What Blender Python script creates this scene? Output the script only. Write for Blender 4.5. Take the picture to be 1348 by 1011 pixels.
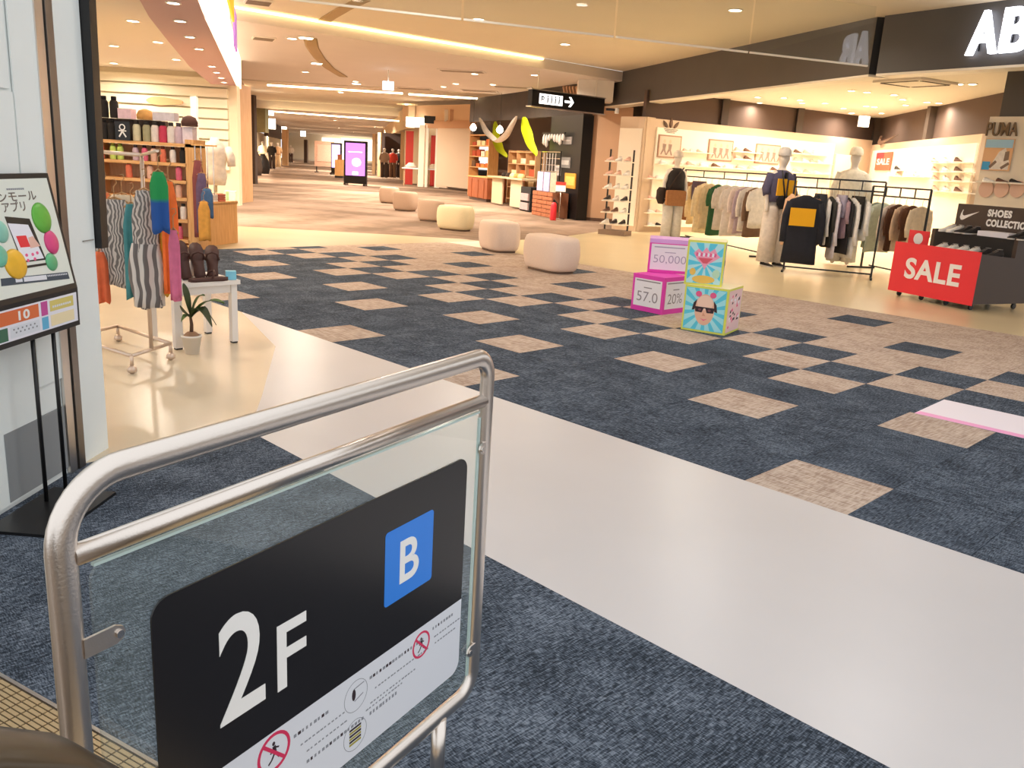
import bpy, bmesh, math, random
from mathutils import Vector, Matrix
random.seed(7)
for o in list(bpy.data.objects): bpy.data.objects.remove(o)
SC = bpy.context.scene
COL = SC.collection
PI = math.pi

# ---------------------------------------------------------------- camera
RC = ((0.9982754858, 0.0148710891, 0.0567882483),
      (0.0587031041, -0.2528902678, -0.9657124096),
      (0.0, 0.9673806713, -0.2533271340))          # right, down, forward
CZ, FPX = 1.39129, 1119.17
cam_d = bpy.data.cameras.new('camera'); cam = bpy.data.objects.new('camera', cam_d); COL.objects.link(cam)
cam_d.sensor_width = 36.0; cam_d.lens = 36.0 * FPX / 1348.0; cam_d.clip_start = 0.02; cam_d.clip_end = 500
_r, _d, _f = (Vector(v) for v in RC)
cam.matrix_world = Matrix(((_r.x, -_d.x, -_f.x, 0), (_r.y, -_d.y, -_f.y, 0), (_r.z, -_d.z, -_f.z, CZ), (0, 0, 0, 1)))
SC.camera = cam
# ---------------------------------------------------------------- world and exposure
wd = bpy.data.worlds.new('world'); SC.world = wd; wd.use_nodes = True
wd.node_tree.nodes['Background'].inputs[0].default_value = (0.96, 0.98, 1.0, 1)
wd.node_tree.nodes['Background'].inputs[1].default_value = 1.05
SC.view_settings.view_transform = 'Standard'; SC.view_settings.look = 'None'
SC.view_settings.exposure = 0.25; SC.view_settings.gamma = 1.0; SC.view_settings.use_curve_mapping = False
LS = 1.0   # global lamp scale

# ---------------------------------------------------------------- survey helpers (photo pixel -> place on a known plane)
def ray(px, py):
    a, b = (px - 674) / FPX, (py - 505.5) / FPX
    return _r * a + _d * b + _f
def FL(px, py, z=0.0):                       # point on the horizontal plane z
    d = ray(px, py); t = (z - CZ) / d.z
    return Vector((d.x * t, d.y * t, z))
def AT(px, py, Y):                           # point at forward distance Y
    d = ray(px, py); t = Y / d.y
    return Vector((d.x * t, Y, CZ + d.z * t))
def WL(p, q, px, py):                        # point on the vertical plane through p and q
    n = Vector((-(q[1] - p[1]), q[0] - p[0], 0)); d = ray(px, py)
    t = (n.x * p[0] + n.y * p[1]) / (n.x * d.x + n.y * d.y)
    return Vector((d.x * t, d.y * t, CZ + d.z * t))
UD, VD, GO = Vector((.711492, -.702694, 0)), Vector((.702694, .711492, 0)), Vector((1.809894, 6.610027, 0))
def G(u, v, z=0.0):                          # carpet grid (0.5 m) -> world
    p = GO + UD * (u * .5) + VD * (v * .5); p.z = z; return p

# ---------------------------------------------------------------- materials
def lin(c):
    if isinstance(c, str):
        c = tuple(int(c[i:i + 2], 16) / 255 for i in (0, 2, 4))
    return tuple((x / 12.92 if x <= .04045 else ((x + .055) / 1.055) ** 2.4) for x in c)
MATS = {}
def mat(name, c, rough=.6, metal=0., noise=0., nscale=20., bump=0., emit=0., spec=.5, trans=0., coat=0.):
    if name in MATS: return MATS[name]
    m = bpy.data.materials.new(name); m.use_nodes = True; nt = m.node_tree
    b = nt.nodes['Principled BSDF']; L = lin(c)
    b.inputs['Base Color'].default_value = (*L, 1); b.inputs['Roughness'].default_value = rough
    b.inputs['Metallic'].default_value = metal; b.inputs['Specular IOR Level'].default_value = spec
    b.inputs['Transmission Weight'].default_value = trans; b.inputs['Coat Weight'].default_value = coat
    if emit:
        b.inputs['Emission Color'].default_value = (*L, 1); b.inputs['Emission Strength'].default_value = emit
    if noise or bump:
        tc = nt.nodes.new('ShaderNodeTexCoord'); n = nt.nodes.new('ShaderNodeTexNoise')
        n.inputs['Scale'].default_value = nscale; n.inputs['Detail'].default_value = 4
        nt.links.new(tc.outputs['Object'], n.inputs['Vector'])
        if noise:
            r = nt.nodes.new('ShaderNodeMapRange'); r.inputs[1].default_value = .3; r.inputs[2].default_value = .7
            r.inputs[3].default_value = 1 - noise; r.inputs[4].default_value = 1 + noise
            mx = nt.nodes.new('ShaderNodeVectorMath'); mx.operation = 'SCALE'; mx.inputs[0].default_value = L
            nt.links.new(n.outputs[0], r.inputs[0]); nt.links.new(r.outputs[0], mx.inputs['Scale'])
            nt.links.new(mx.outputs[0], b.inputs['Base Color'])
        if bump:
            bp = nt.nodes.new('ShaderNodeBump'); bp.inputs['Strength'].default_value = bump; bp.inputs['Distance'].default_value = .01
            nt.links.new(n.outputs[0], bp.inputs['Height']); nt.links.new(bp.outputs[0], b.inputs['Normal'])
    MATS[name] = m; return m
def carpet_mat(name, c1, c2, c3, angle, sx=260., sy=55., rnd=0.):
    """woven loop carpet: short dashes of three yarns"""
    m = bpy.data.materials.new(name); m.use_nodes = True; nt = m.node_tree; b = nt.nodes['Principled BSDF']
    b.inputs['Roughness'].default_value = .95; b.inputs['Specular IOR Level'].default_value = .1
    tc = nt.nodes.new('ShaderNodeTexCoord'); mp = nt.nodes.new('ShaderNodeMapping')
    mp.inputs['Rotation'].default_value = (0, 0, angle)
    src = tc.outputs['Object']
    if rnd:
        oi = nt.nodes.new('ShaderNodeObjectInfo'); ad = nt.nodes.new('ShaderNodeVectorMath'); ad.operation = 'MULTIPLY_ADD'
        ad.inputs[0].default_value = (37, 53, 11); nt.links.new(oi.outputs['Random'], ad.inputs[1]); nt.links.new(src, ad.inputs[2]); src = ad.outputs[0]
    nt.links.new(src, mp.inputs['Vector'])
    def noise(scale, det):
        mm = nt.nodes.new('ShaderNodeVectorMath'); mm.operation = 'MULTIPLY'; mm.inputs[1].default_value = scale
        nt.links.new(mp.outputs[0], mm.inputs[0]); n = nt.nodes.new('ShaderNodeTexNoise'); n.inputs['Scale'].default_value = 1
        n.inputs['Detail'].default_value = det; nt.links.new(mm.outputs[0], n.inputs['Vector']); return n
    n1 = noise((sx, sy, 1), 1.5); n2 = noise((sy * .5, sx * .7, 1), 1.5); n3 = noise((4, 4, 1), 2)
    mx = nt.nodes.new('ShaderNodeMath'); mx.operation = 'ADD'; nt.links.new(n1.outputs[0], mx.inputs[0]); nt.links.new(n2.outputs[0], mx.inputs[1])
    m3 = nt.nodes.new('ShaderNodeMath'); m3.operation = 'MULTIPLY_ADD'; m3.inputs[1].default_value = .5; nt.links.new(n3.outputs[0], m3.inputs[0]); nt.links.new(mx.outputs[0], m3.inputs[2])
    cr = nt.nodes.new('ShaderNodeValToRGB'); e = cr.color_ramp.elements
    e[0].position = .42; e[0].color = (*lin(c1), 1); e[1].position = .62; e[1].color = (*lin(c3), 1)
    k = cr.color_ramp.elements.new(.5); k.color = (*lin(c2), 1)
    dv = nt.nodes.new('ShaderNodeMath'); dv.operation = 'MULTIPLY'; dv.inputs[1].default_value = .4; nt.links.new(m3.outputs[0], dv.inputs[0])
    nt.links.new(dv.outputs[0], cr.inputs[0]); nt.links.new(cr.outputs[0], b.inputs['Base Color'])
    bp = nt.nodes.new('ShaderNodeBump'); bp.inputs['Strength'].default_value = .35; bp.inputs['Distance'].default_value = .004
    nt.links.new(mx.outputs[0], bp.inputs['Height']); nt.links.new(bp.outputs[0], b.inputs['Normal'])
    MATS[name] = m; return m
def stripe_mat(name, ca, cb, freq, axis=0, wob=2.5, rough=.85, width=.5):
    m = bpy.data.materials.new(name); m.use_nodes = True; nt = m.node_tree; b = nt.nodes['Principled BSDF']; b.inputs['Roughness'].default_value = rough
    tc = nt.nodes.new('ShaderNodeTexCoord'); w = nt.nodes.new('ShaderNodeTexWave'); w.bands_direction = 'XYZ'[axis]
    w.inputs['Scale'].default_value = freq; w.inputs['Distortion'].default_value = wob; w.inputs['Detail Scale'].default_value = .6
    cr = nt.nodes.new('ShaderNodeValToRGB'); cr.color_ramp.elements[0].position = width - .06; cr.color_ramp.elements[1].position = width + .06
    cr.color_ramp.elements[0].color = (*lin(ca), 1); cr.color_ramp.elements[1].color = (*lin(cb), 1)
    nt.links.new(tc.outputs['Object'], w.inputs['Vector']); nt.links.new(w.outputs[0], cr.inputs[0]); nt.links.new(cr.outputs[0], b.inputs['Base Color'])
    MATS[name] = m; return m
def wood_mat(name, ca, cb, scale=3., axis=2):
    m = bpy.data.materials.new(name); m.use_nodes = True; nt = m.node_tree; b = nt.nodes['Principled BSDF']; b.inputs['Roughness'].default_value = .5
    tc = nt.nodes.new('ShaderNodeTexCoord'); mp = nt.nodes.new('ShaderNodeMapping'); s = [18, 18, 18]; s[axis] = 1.2; mp.inputs['Scale'].default_value = s
    n = nt.nodes.new('ShaderNodeTexNoise'); n.inputs['Scale'].default_value = scale; n.inputs['Detail'].default_value = 5
    cr = nt.nodes.new('ShaderNodeValToRGB'); cr.color_ramp.elements[0].position = .3; cr.color_ramp.elements[1].position = .7
    cr.color_ramp.elements[0].color = (*lin(ca), 1); cr.color_ramp.elements[1].color = (*lin(cb), 1)
    nt.links.new(tc.outputs['Object'], mp.inputs[0]); nt.links.new(mp.outputs[0], n.inputs[0]); nt.links.new(n.outputs[0], cr.inputs[0]); nt.links.new(cr.outputs[0], b.inputs['Base Color'])
    MATS[name] = m; return m
def glass_mat(name, tint, refl=.06, alpha=.12):
    """thin pane: mostly see-through, a little tint and mirror"""
    m = bpy.data.materials.new(name); m.use_nodes = True; nt = m.node_tree
    for n in list(nt.nodes): nt.nodes.remove(n)
    out = nt.nodes.new('ShaderNodeOutputMaterial'); tr = nt.nodes.new('ShaderNodeBsdfTransparent'); tr.inputs[0].default_value = (*tint, 1)
    gl = nt.nodes.new('ShaderNodeBsdfGlossy'); gl.inputs['Roughness'].default_value = .02
    df = nt.nodes.new('ShaderNodeBsdfDiffuse'); df.inputs[0].default_value = (.75, .85, .83, 1)
    fr = nt.nodes.new('ShaderNodeFresnel'); fr.inputs[0].default_value = 1.5
    m1 = nt.nodes.new('ShaderNodeMixShader'); m1.inputs[0].default_value = alpha; nt.links.new(tr.outputs[0], m1.inputs[1]); nt.links.new(df.outputs[0], m1.inputs[2])
    ge = nt.nodes.new('ShaderNodeNewGeometry'); fm = nt.nodes.new('ShaderNodeMath'); fm.operation = 'MULTIPLY'; iv = nt.nodes.new('ShaderNodeMath'); iv.operation = 'SUBTRACT'; iv.inputs[0].default_value = 1
    nt.links.new(ge.outputs['Backfacing'], iv.inputs[1]); nt.links.new(fr.outputs[0], fm.inputs[0]); nt.links.new(iv.outputs[0], fm.inputs[1])
    m2 = nt.nodes.new('ShaderNodeMixShader'); nt.links.new(fm.outputs[0], m2.inputs[0]); nt.links.new(m1.outputs[0], m2.inputs[1]); nt.links.new(gl.outputs[0], m2.inputs[2])
    nt.links.new(m2.outputs[0], out.inputs[0]); MATS[name] = m; return m

M = dict(
 white=mat('white_paint', 'edf2f0', .5, noise=.03, nscale=2), offwhite=mat('warm_white', 'ece4d6', .55, noise=.03, nscale=3),
 ceil=mat('ceiling_board', 'e8dcc4', .8, noise=.02, nscale=1), ceil2=mat('ceiling_board_low', 'ddd3c8', .8, noise=.02, nscale=1), shopceil=mat('shop_ceiling', 'e8dfd2', .8),
 steel=mat('brushed_steel', 'ddd4cc', .28, 1, bump=.05, nscale=300), chrome=mat('chrome', 'd8d2cc', .18, 1), black=mat('black_satin', '141314', .35), blackm=mat('black_matt', '1b1a1b', .7),
 grey=mat('grey_fascia', '55504c', .55, noise=.05, nscale=2), grey2=mat('grey_fascia_b', '4c4b4c', .5, noise=.05, nscale=2), dkwall=mat('dark_wall', '5b4940', .8),
 wood=wood_mat('pale_wood', 'd79c5c', 'eebb7c'), woodx=wood_mat('pale_wood_shelf', 'd99b58', 'efbd80', axis=0), wood2=wood_mat('cream_wood', 'c39668', 'd8ae82'), redwood=wood_mat('red_wood', '8d4a2c', 'b5683f'),
 brown=mat('brown_panel', 'cfa684', .6, noise=.03, nscale=2), vinyl=mat('cream_vinyl', 'd4c3a8', .25, noise=.05, nscale=1.3), vinyl2=mat('yellow_vinyl', 'dccaa4', .3, noise=.05, nscale=1.0),
 strip=mat('white_stone', 'cac6c6', .32, noise=.025, nscale=1.5), bench=mat('bench_fabric', 'e8d2c2', .85, noise=.03, nscale=60, bump=.1), bench2=mat('bench_fabric_cream', 'ecdcb4', .85, noise=.03, nscale=60, bump=.1),
 bench3=mat('bench_fabric_taupe', 'bfa38c', .85, noise=.03, nscale=60, bump=.1), benchfoot=mat('bench_foot', '6a5648', .8), red=mat('sale_red', 'ea303c', .5), white_print=mat('white_print', 'f2f1ef', .5), skin=mat('mannequin_white', 'e8ded2', .45),
 plate=mat('landing_plate', 'cfb48a', .35, .5), groove=mat('groove', '4b3c2c', .7), rubber=mat('handrail_rubber', '4a3c2a', .3), signblack=mat('sign_black', '1c1a1c', .25), blue=mat('sign_blue', '2f83e6', .35), signwhite=mat('sign_white', 'dfe2ea', .3),
 signred=mat('sign_red', 'd4325c', .4), yellowp=mat('olive_yellow', 'a39a3a', .5), greyprint=mat('grey_print', '8a8d95', .6), frame=mat('frame_black', '17181a', .35),
 lampglow=mat('lamp_glow', 'fff3dc', emit=14), lampcool=mat('lamp_cool', 'ffffff', emit=16), trim=mat('lamp_trim', 'f1e9d8', .4), vent=mat('vent_grey', '8d7d68', .6), ventdark=mat('vent_dark', '4a3c30', .7),
 glass=glass_mat('panel_glass', (.94, .965, .96), alpha=.05), smoke=glass_mat('smoke_glass', (.96, .97, .96), alpha=.02), pinkbox=mat('magenta_box', 'e23fb4', .5), lilac=mat('lilac_top', 'dca8e8', .5), paper=mat('white_paper', 'eceaf3', .6),
 lime=mat('lime_edge', 'dede5e', .6), cream=mat('cream_top', 'f3e2b8', .6), cyan=mat('cyan_print', '5ccbe4', .6), cyan2=mat('pale_cyan_print', 'a5e4ee', .6), face=mat('face_print', 'eab79c', .6), facelight=mat('face_light_print', 'f3cfba', .6),
 pinkp=mat('pink_print', 'ea5f8f', .6), dkprint=mat('dark_print', '33222a', .6), greenleaf=mat('leaf', '4c6d2c', .5, noise=.2, nscale=30), darkleaf=mat('leaf_dark', '3a4423', .5, noise=.2, nscale=30), pot=mat('white_pot', 'ebe3d8', .5), soil=mat('soil', 'a07a5c', .9, bump=.4, nscale=80),
 sandal=mat('sandal_brown', '4b2a22', .6), redbanner=mat('banner_red', 'c4352c', .6), orangebrick=mat('brick', 'b06a45', .8, noise=.25, nscale=25), canopy=mat('pink_soffit', 'cca3a2', .6), slat=mat('slatwall', 'f6eed6', .6),
 blue_c=carpet_mat('carpet_blue', '2a3038', '4a525e', '7c8592', math.atan2(-.7027, .7115)), tan_c=carpet_mat('carpet_tan', 'a08a7b', 'b8a596', 'c9b7a9', 0, 120, 18, 1.), bluet_c=carpet_mat('carpet_blue_tile', '2c323b', '474f5b', '6c7683', 0, 230, 45, 1.),
 corr_c=carpet_mat('carpet_corridor', '7a6656', '927b69', 'a38c7b', .3, 1.0, .25),
)
def cloth(hexc):
    return mat('cloth_' + hexc, hexc, .9, noise=.10, nscale=18)

# ---------------------------------------------------------------- mesh building
class MB:
    def __init__(s): s.v, s.f, s.m, s.sm = [], [], [], []
    def add(s, vs, fs, mi=0, smooth=False):
        o = len(s.v); s.v += [tuple(v) for v in vs]
        for f in fs: s.f.append([o + i for i in f]); s.m.append(mi); s.sm.append(smooth)
        return s
    def box(s, c, d, mi=0, rot=None):
        x, y, z = d[0] / 2, d[1] / 2, d[2] / 2
        vs = [Vector((a * x, b * y, e * z)) for e in (-1, 1) for b in (-1, 1) for a in (-1, 1)]
        if rot: vs = [rot @ v for v in vs]
        c = Vector(c); return s.add([v + c for v in vs], [(0, 2, 3, 1), (4, 5, 7, 6), (0, 1, 5, 4), (2, 6, 7, 3), (0, 4, 6, 2), (1, 3, 7, 5)], mi)
    def bar(s, a, b, w, h, mi=0, up=(0, 0, 1)):
        a, b = Vector(a), Vector(b); d = (b - a); L = d.length; d.normalize(); up = Vector(up)
        if abs(d.dot(up)) > .98: up = Vector((0, 1, 0))
        x = d.cross(up).normalized(); y = x.cross(d)
        R = Matrix((x, d, y)).transposed(); return s.box((a + b) / 2, (w, L, h), mi, R)
    def prism(s, pts, n, mi=0, side=None):
        """polygon (3d points) pushed along vector n"""
        pts = [Vector(p) for p in pts]; n = Vector(n); k = len(pts)
        vs = pts + [p + n for p in pts]
        s.add(vs, [list(range(k))[::-1], list(range(k, 2 * k))], mi)
        s.add(vs, [(i, (i + 1) % k, k + (i + 1) % k, k + i) for i in range(k)], mi if side is None else side); return s
    def wall(s, p, q, z0, z1, t, mi=0, z1b=None):
        """upright slab over the floor line p-q; t pushes it to the left-hand normal"""
        p, q = Vector((p[0], p[1], 0)), Vector((q[0], q[1], 0)); d = (q - p).normalized(); n = Vector((-d.y, d.x, 0)) * t
        z1b = z1 if z1b is None else z1b
        return s.prism([p + Vector((0, 0, z0)), q + Vector((0, 0, z0)), q + Vector((0, 0, z1b)), p + Vector((0, 0, z1))], n, mi)
    def tube(s, path, r, segs=10, closed=False, mi=0, up=None, r2=None, caps=True, smooth=True):
        P = [Vector(p) for p in path]; n = len(P); rings = []; upv = Vector(up) if up else None
        rr = r if isinstance(r, (list, tuple)) else [r] * n
        last = None
        for i, p in enumerate(P):
            a = P[(i - 1) % n] if (closed or i > 0) else p; b = P[(i + 1) % n] if (closed or i < n - 1) else p
            d = (b - a).normalized()
            if upv is not None and abs(d.dot(upv)) < .99: x = d.cross(upv).normalized()
            elif last is not None: x = (last - d * last.dot(d)).normalized()
            else: x = d.cross(Vector((0, 0, 1)) if abs(d.z) < .9 else Vector((0, 1, 0))).normalized()
            last = x; y = x.cross(d)
            ra = rr[i]; rb = ra if r2 is None else r2
            rings.append([p + x * (math.cos(t) * ra) + y * (math.sin(t) * rb) for t in [2 * PI * k / segs for k in range(segs)]])
        return s.loft(rings, closed, mi, caps, smooth)
    def loft(s, rings, closed=False, mi=0, caps=True, smooth=True):
        k = len(rings[0]); vs = [v for r in rings for v in r]; n = len(rings); fs = []
        for i in range(n if closed else n - 1):
            j = (i + 1) % n
            for a in range(k): b = (a + 1) % k; fs.append((i * k + a, i * k + b, j * k + b, j * k + a))
        s.add(vs, fs, mi, smooth)
        if caps and not closed:
            o = len(s.v) - len(vs)
            s.f.append([o + a for a in range(k)][::-1]); s.m.append(mi); s.sm.append(False)
            s.f.append([o + (n - 1) * k + a for a in range(k)]); s.m.append(mi); s.sm.append(False)
        return s
    def lathe(s, prof, c=(0, 0, 0), segs=16, mi=0, smooth=True):
        c = Vector(c); return s.loft([[c + Vector((r * math.cos(t), r * math.sin(t), z)) for t in [2 * PI * k / segs for k in range(segs)]] for r, z in prof], mi=mi, smooth=smooth)
    def disc(s, c, r, n, mi=0, segs=16, depth=.002, ry=None):
        c, n = Vector(c), Vector(n).normalized(); x = n.cross(Vector((0, 0, 1)) if abs(n.z) < .9 else Vector((0, 1, 0))).normalized(); y = n.cross(x)
        ry = r if ry is None else ry
        return s.prism([c + x * (r * math.cos(t)) + y * (ry * math.sin(t)) for t in [2 * PI * k / segs for k in range(segs)]], n * depth, mi)
    def mesh(s, name, mats):
        me = bpy.data.meshes.new(name); me.from_pydata(s.v, [], s.f)
        for m in (mats if isinstance(mats, (list, tuple)) else [mats]): me.materials.append(m)
        me.polygons.foreach_set('material_index', s.m); me.polygons.foreach_set('use_smooth', s.sm)
        bm = bmesh.new(); bm.from_mesh(me); bmesh.ops.recalc_face_normals(bm, faces=bm.faces); bm.to_mesh(me); bm.free(); me.update(); return me

def tag(o, label=None, cat=None, group=None, kind=None):
    if label: o['label'] = label
    if cat: o['category'] = cat
    if group: o['group'] = group
    if kind: o['kind'] = kind
    return o
def thing(name, label, cat, loc=(0, 0, 0), rz=0., group=None):
    o = bpy.data.objects.new(name, None); COL.objects.link(o); o.location = Vector(loc); o.rotation_euler = (0, 0, rz); o.empty_display_size = .1
    return tag(o, label, cat, group)
def part(name, mb, mats, parent, label=None, kind=None):
    """part in its thing's own frame"""
    o = bpy.data.objects.new(name, mb.mesh(name, mats) if isinstance(mb, MB) else mb); COL.objects.link(o); o.parent = parent
    return tag(o, label, kind=kind)
def solo(name, mb, mats, label, cat, loc=None, rz=0., group=None, kind=None):
    """one-mesh thing. loc None: mesh is in world coordinates and is re-centred on its base"""
    if loc is None:
        xs, ys, zs = zip(*mb.v); loc = Vector(((min(xs) + max(xs)) / 2, (min(ys) + max(ys)) / 2, min(zs)))
        mb.v = [tuple(Vector(v) - loc) for v in mb.v]
    o = bpy.data.objects.new(name, mb.mesh(name, mats)); COL.objects.link(o); o.location = Vector(loc); o.rotation_euler = (0, 0, rz)
    return tag(o, label, cat, group, kind)
def struct(name, mb, mats, label=None):
    o = bpy.data.objects.new(name, mb.mesh(name, mats)); COL.objects.link(o); tag(o, label, kind='structure'); return o
def copy_tree(o, parent=None, label=None):
    c = o.copy(); COL.objects.link(c); c.parent = parent
    if label: c['label'] = label
    for ch in list(o.children): copy_tree(ch, c)
    return c
def text_mesh(s, o, ux, uy, w, h, depth=.002, bold=0., keep=False):
    """flat or raised lettering, its box fitted to w x h, lower left at o, running along ux / uy"""
    cu = bpy.data.curves.new('lettering', 'FONT'); cu.body = s; cu.size = 1; cu.offset = bold; cu.space_character = 1 + max(0, bold) * 2.2; cu.resolution_u = 6; cu.extrude = 0
    ob = bpy.data.objects.new('lettering', cu); COL.objects.link(ob)
    me = bpy.data.meshes.new_from_object(ob); vs = [v.co.copy() for v in me.vertices]; fs = [list(p.vertices) for p in me.polygons]
    bpy.data.objects.remove(ob); bpy.data.curves.remove(cu); bpy.data.meshes.remove(me)
    x0, x1 = min(v.x for v in vs), max(v.x for v in vs); y0, y1 = min(v.y for v in vs), max(v.y for v in vs)
    sx, sy = w / (x1 - x0), h / (y1 - y0)
    if keep: sx = sy = min(sx, sy)
    ux, uy, o = Vector(ux).normalized(), Vector(uy).normalized(), Vector(o); n = ux.cross(uy)
    mb = MB(); base = [o + ux * ((v.x - x0) * sx) + uy * ((v.y - y0) * sy) for v in vs]; k = len(base)
    edges = {}
    for f in fs:
        for a, b in zip(f, f[1:] + f[:1]): edges[(a, b)] = 1
    rim = [(a, b) for (a, b) in edges if (b, a) not in edges]
    mb.add(base + [p + n * depth for p in base], [[k + i for i in f] for f in fs] + [(a, b, k + b, k + a) for a, b in rim] + [f[::-1] for f in fs])
    return mb
def merge(a, b, mi=None):
    o = len(a.v); a.v += b.v; a.f += [[o + i for i in f] for f in b.f]; a.m += [mi if mi is not None else m for m in b.m]; a.sm += b.sm; return a
def lamp(name, loc, power, color, size=.12, parent=None, spread=PI * .9):
    L = bpy.data.lights.new(name, 'AREA'); L.shape = 'DISK'; L.size = size; L.energy = power * LS; L.color = color; L.spread = spread
    o = bpy.data.objects.new(name, L); COL.objects.link(o); o.location = Vector(loc)
    if parent: o.parent = parent
    return o
Z = Vector((0, 0, 1))

# ================================================================ STRUCTURE: floor
mb = MB(); mb.box((-14, 60, -.108), (70, 126, .2)); FLOOR = struct('floor', mb, mat('screed', '8d7f70', .9), 'mall floor of blue and tan carpet tiles, pale strips and cream shop flooring')
def floor_piece(name, pts, m, label=None, z=0., t=.008):
    b = MB(); b.prism([G(u, v, z - t) for u, v in pts], (0, 0, t)); return part(name, b, m, FLOOR, label)
EDGE = [(-6.8, -5), (-4.15, -5.85), (-1.9, -7.3), (-.87, -8)]
floor_piece('stone_strip', EDGE + [(9, -8), (9, -5)], M['strip'], 'pale stone walkway strip between the carpets')
floor_piece('blue_carpet', [(-.87, -8), (-.82, -11.8), (2.07, -10.99), (9, -9.04), (9, -8)], M['blue_c'], 'dark blue woven carpet in front of the escalator')
floor_piece('shop_flooring', EDGE + [(-.82, -11.8), (-.8, -16), (-40, -40), (-60, -20), (-30, -8), (-15.5, -5)], M['vinyl'], 'glossy cream flooring of the shop behind the white pillar')
floor_piece('cross_strip', [(-15.5, -5), (-15.5, 8.6), (-16.3, 8.3), (-18.4, 6.3), (-22, 2.4), (-30, -6), (-30, -8)], mat('band_vinyl', 'b39d74', .5, noise=.05, nscale=1), 'yellowish cream floor band across the corridor')
floor_piece('shop_flooring', [(-15.5, 7), (9, 7), (9, 30), (-10, 45), (-26, 40), (-15.5, 12)], M['vinyl2'], 'yellowish cream flooring of the sportswear shop')
floor_piece('corridor_carpet', [(-15.5, 12), (-26, 40), (-150, 140), (-230, 60), (-60, -20), (-30, -8), (-30, -6), (-22, 2.4), (-18.4, 6.3), (-16.3, 8.3), (-15.5, 8.6)], M['corr_c'], 'brown striped corridor carpet')
tanm = MB(); tanm.box((0, 0, -.004), (.498, .498, .008)); TANT = tanm.mesh('tan_tile', M['tan_c']); BLUT = tanm.mesh('blue_tile', M['bluet_c'])
for v in range(-5, 7):
    for u in range(-16, 8):
        if v < 0:
            tan = {-1: u % 4 == 1, -2: u % 4 == 3, -3: u % 4 == 1, -4: False, -5: u in (-9, -5, -2, 3)}[v]
        else:
            tan = {0: u % 2 == 0, 1: u % 2 == 1, 2: u % 4 != 3, 3: u % 4 != 1, 4: True, 5: u % 4 != 3, 6: True}[v]
        o = bpy.data.objects.new('carpet_tile', TANT if tan else BLUT); COL.objects.link(o); o.parent = FLOOR
        c = G(u + .5, v + .5); o.location = (c.x, c.y, random.uniform(-.0006, 0)); o.rotation_euler = (0, 0, math.atan2(UD.y, UD.x) + PI / 2 * ((u + v) % 2))

# escalator landing plate, one bar per row of treads
LC, LSn = math.cos(.274), math.sin(.274)
def lw(a, t, z=0): return G(2.07 + a * LC + t * LSn, -10.99 + a * LSn - t * LC, z)       # a along the plate edge, t away from the carpet
b = MB(); b.prism([lw(-1.3, .02, -.007), lw(6.4, .02, -.007), lw(6.4, 2.6, -.007), lw(-1.3, 2.6, -.007)], (0, 0, .005)); LAND = part('landing_plate', b, M['groove'], FLOOR, 'cream ribbed metal escalator landing plate')
b = MB(); b.prism([lw(-1.3, 0, -.008), lw(6.4, 0, -.008), lw(6.4, .02, -.008), lw(-1.3, .02, -.008)], (0, 0, .010)); part('edge_trim', b, M['steel'], LAND)
for r in range(56):
    t0 = .03 + r * .028; b = MB()
    for c in range(64):
        a0 = -1.25 + c * .088
        b.prism([lw(a0, t0, -.003), lw(a0 + .079, t0, -.003), lw(a0 + .079, t0 + .0205, -.003), lw(a0, t0 + .0205, -.003)], (0, 0, .004))
    part('tread_bar', b, M['plate'], LAND)

# ================================================================ STRUCTURE: ceilings
def slab(name, pts, z, t, m, label):
    b = MB(); b.prism([(p[0], p[1], z) for p in pts], (0, 0, t)); return struct(name, b, m, label)
R0, R1 = FL(440, 47, 3.38), FL(775, 100, 3.38); rd = (R1 - R0).normalized(); RA, RB = R0 - rd * 14, R0 + rd * ((27.9 - R0.y) / rd.y)
CE1 = slab('ceiling_near', [(RA.x, 4.2), (16, 4.2), (16, 27.9), RB, RA], 3.6, .3, M['ceil'], 'high warm ceiling with downlights over the hall')
CE2 = slab('ceiling_middle', [RA, RB, (-30, 27.9), (-30, RA.y)], 3.38, .215, M['ceil2'], 'lowered ceiling with a lit step across the hall')
CE3 = slab('ceiling_tray', [(-34, 27.9), (12, 27.9), (12, 49), (-34, 49)], 3.8, .2, M['ceil'], 'recessed ceiling tray over the corridor')
CE4 = slab('ceiling_far', [(-44, 48), (10, 48), (10, 122), (-44, 122)], 3.38, .6, M['ceil2'], 'far corridor ceiling')
b = MB(); b.box((-9, 28.04, 3.6), (50, .08, .44)); b.box((-9, 28.0, 3.37), (14, .06, .03)); struct('trim_1', b, M['ceil'], 'tray edge')
LED = mat('cove_led', 'ffe2a6', emit=3.2)
LED2 = mat('tray_led', 'ffe6b4', emit=8)
def cove(name, p, q, h, label):
    b = MB(); b.bar(p, q, .05, h); return solo(name, b, LED if h < .04 else LED2, label, 'light')
nrm = Vector((rd.y, -rd.x, 0)); 
if nrm.y > 0: nrm = -nrm
cove('cove_light', R0 - rd * 3 + nrm * .05 + Z * .185, R0 + rd * 5.1 + nrm * .05 + Z * .185, .03, 'long warm light strip along the step in the near ceiling')
cove('cove_light', FL(352, 112, 3.36), FL(530, 123, 3.36), .05, 'warm light strip at the tray edge left of the exit sign')
cove('cove_light', FL(538, 124, 3.36), FL(632, 130, 3.36), .05, 'warm light strip at the tray edge right of the exit sign')
cove('cove_light', AT(350, 146, 47.8), AT(534, 160, 47.8), .06, 'warm light strip on the far side of the ceiling tray')

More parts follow.
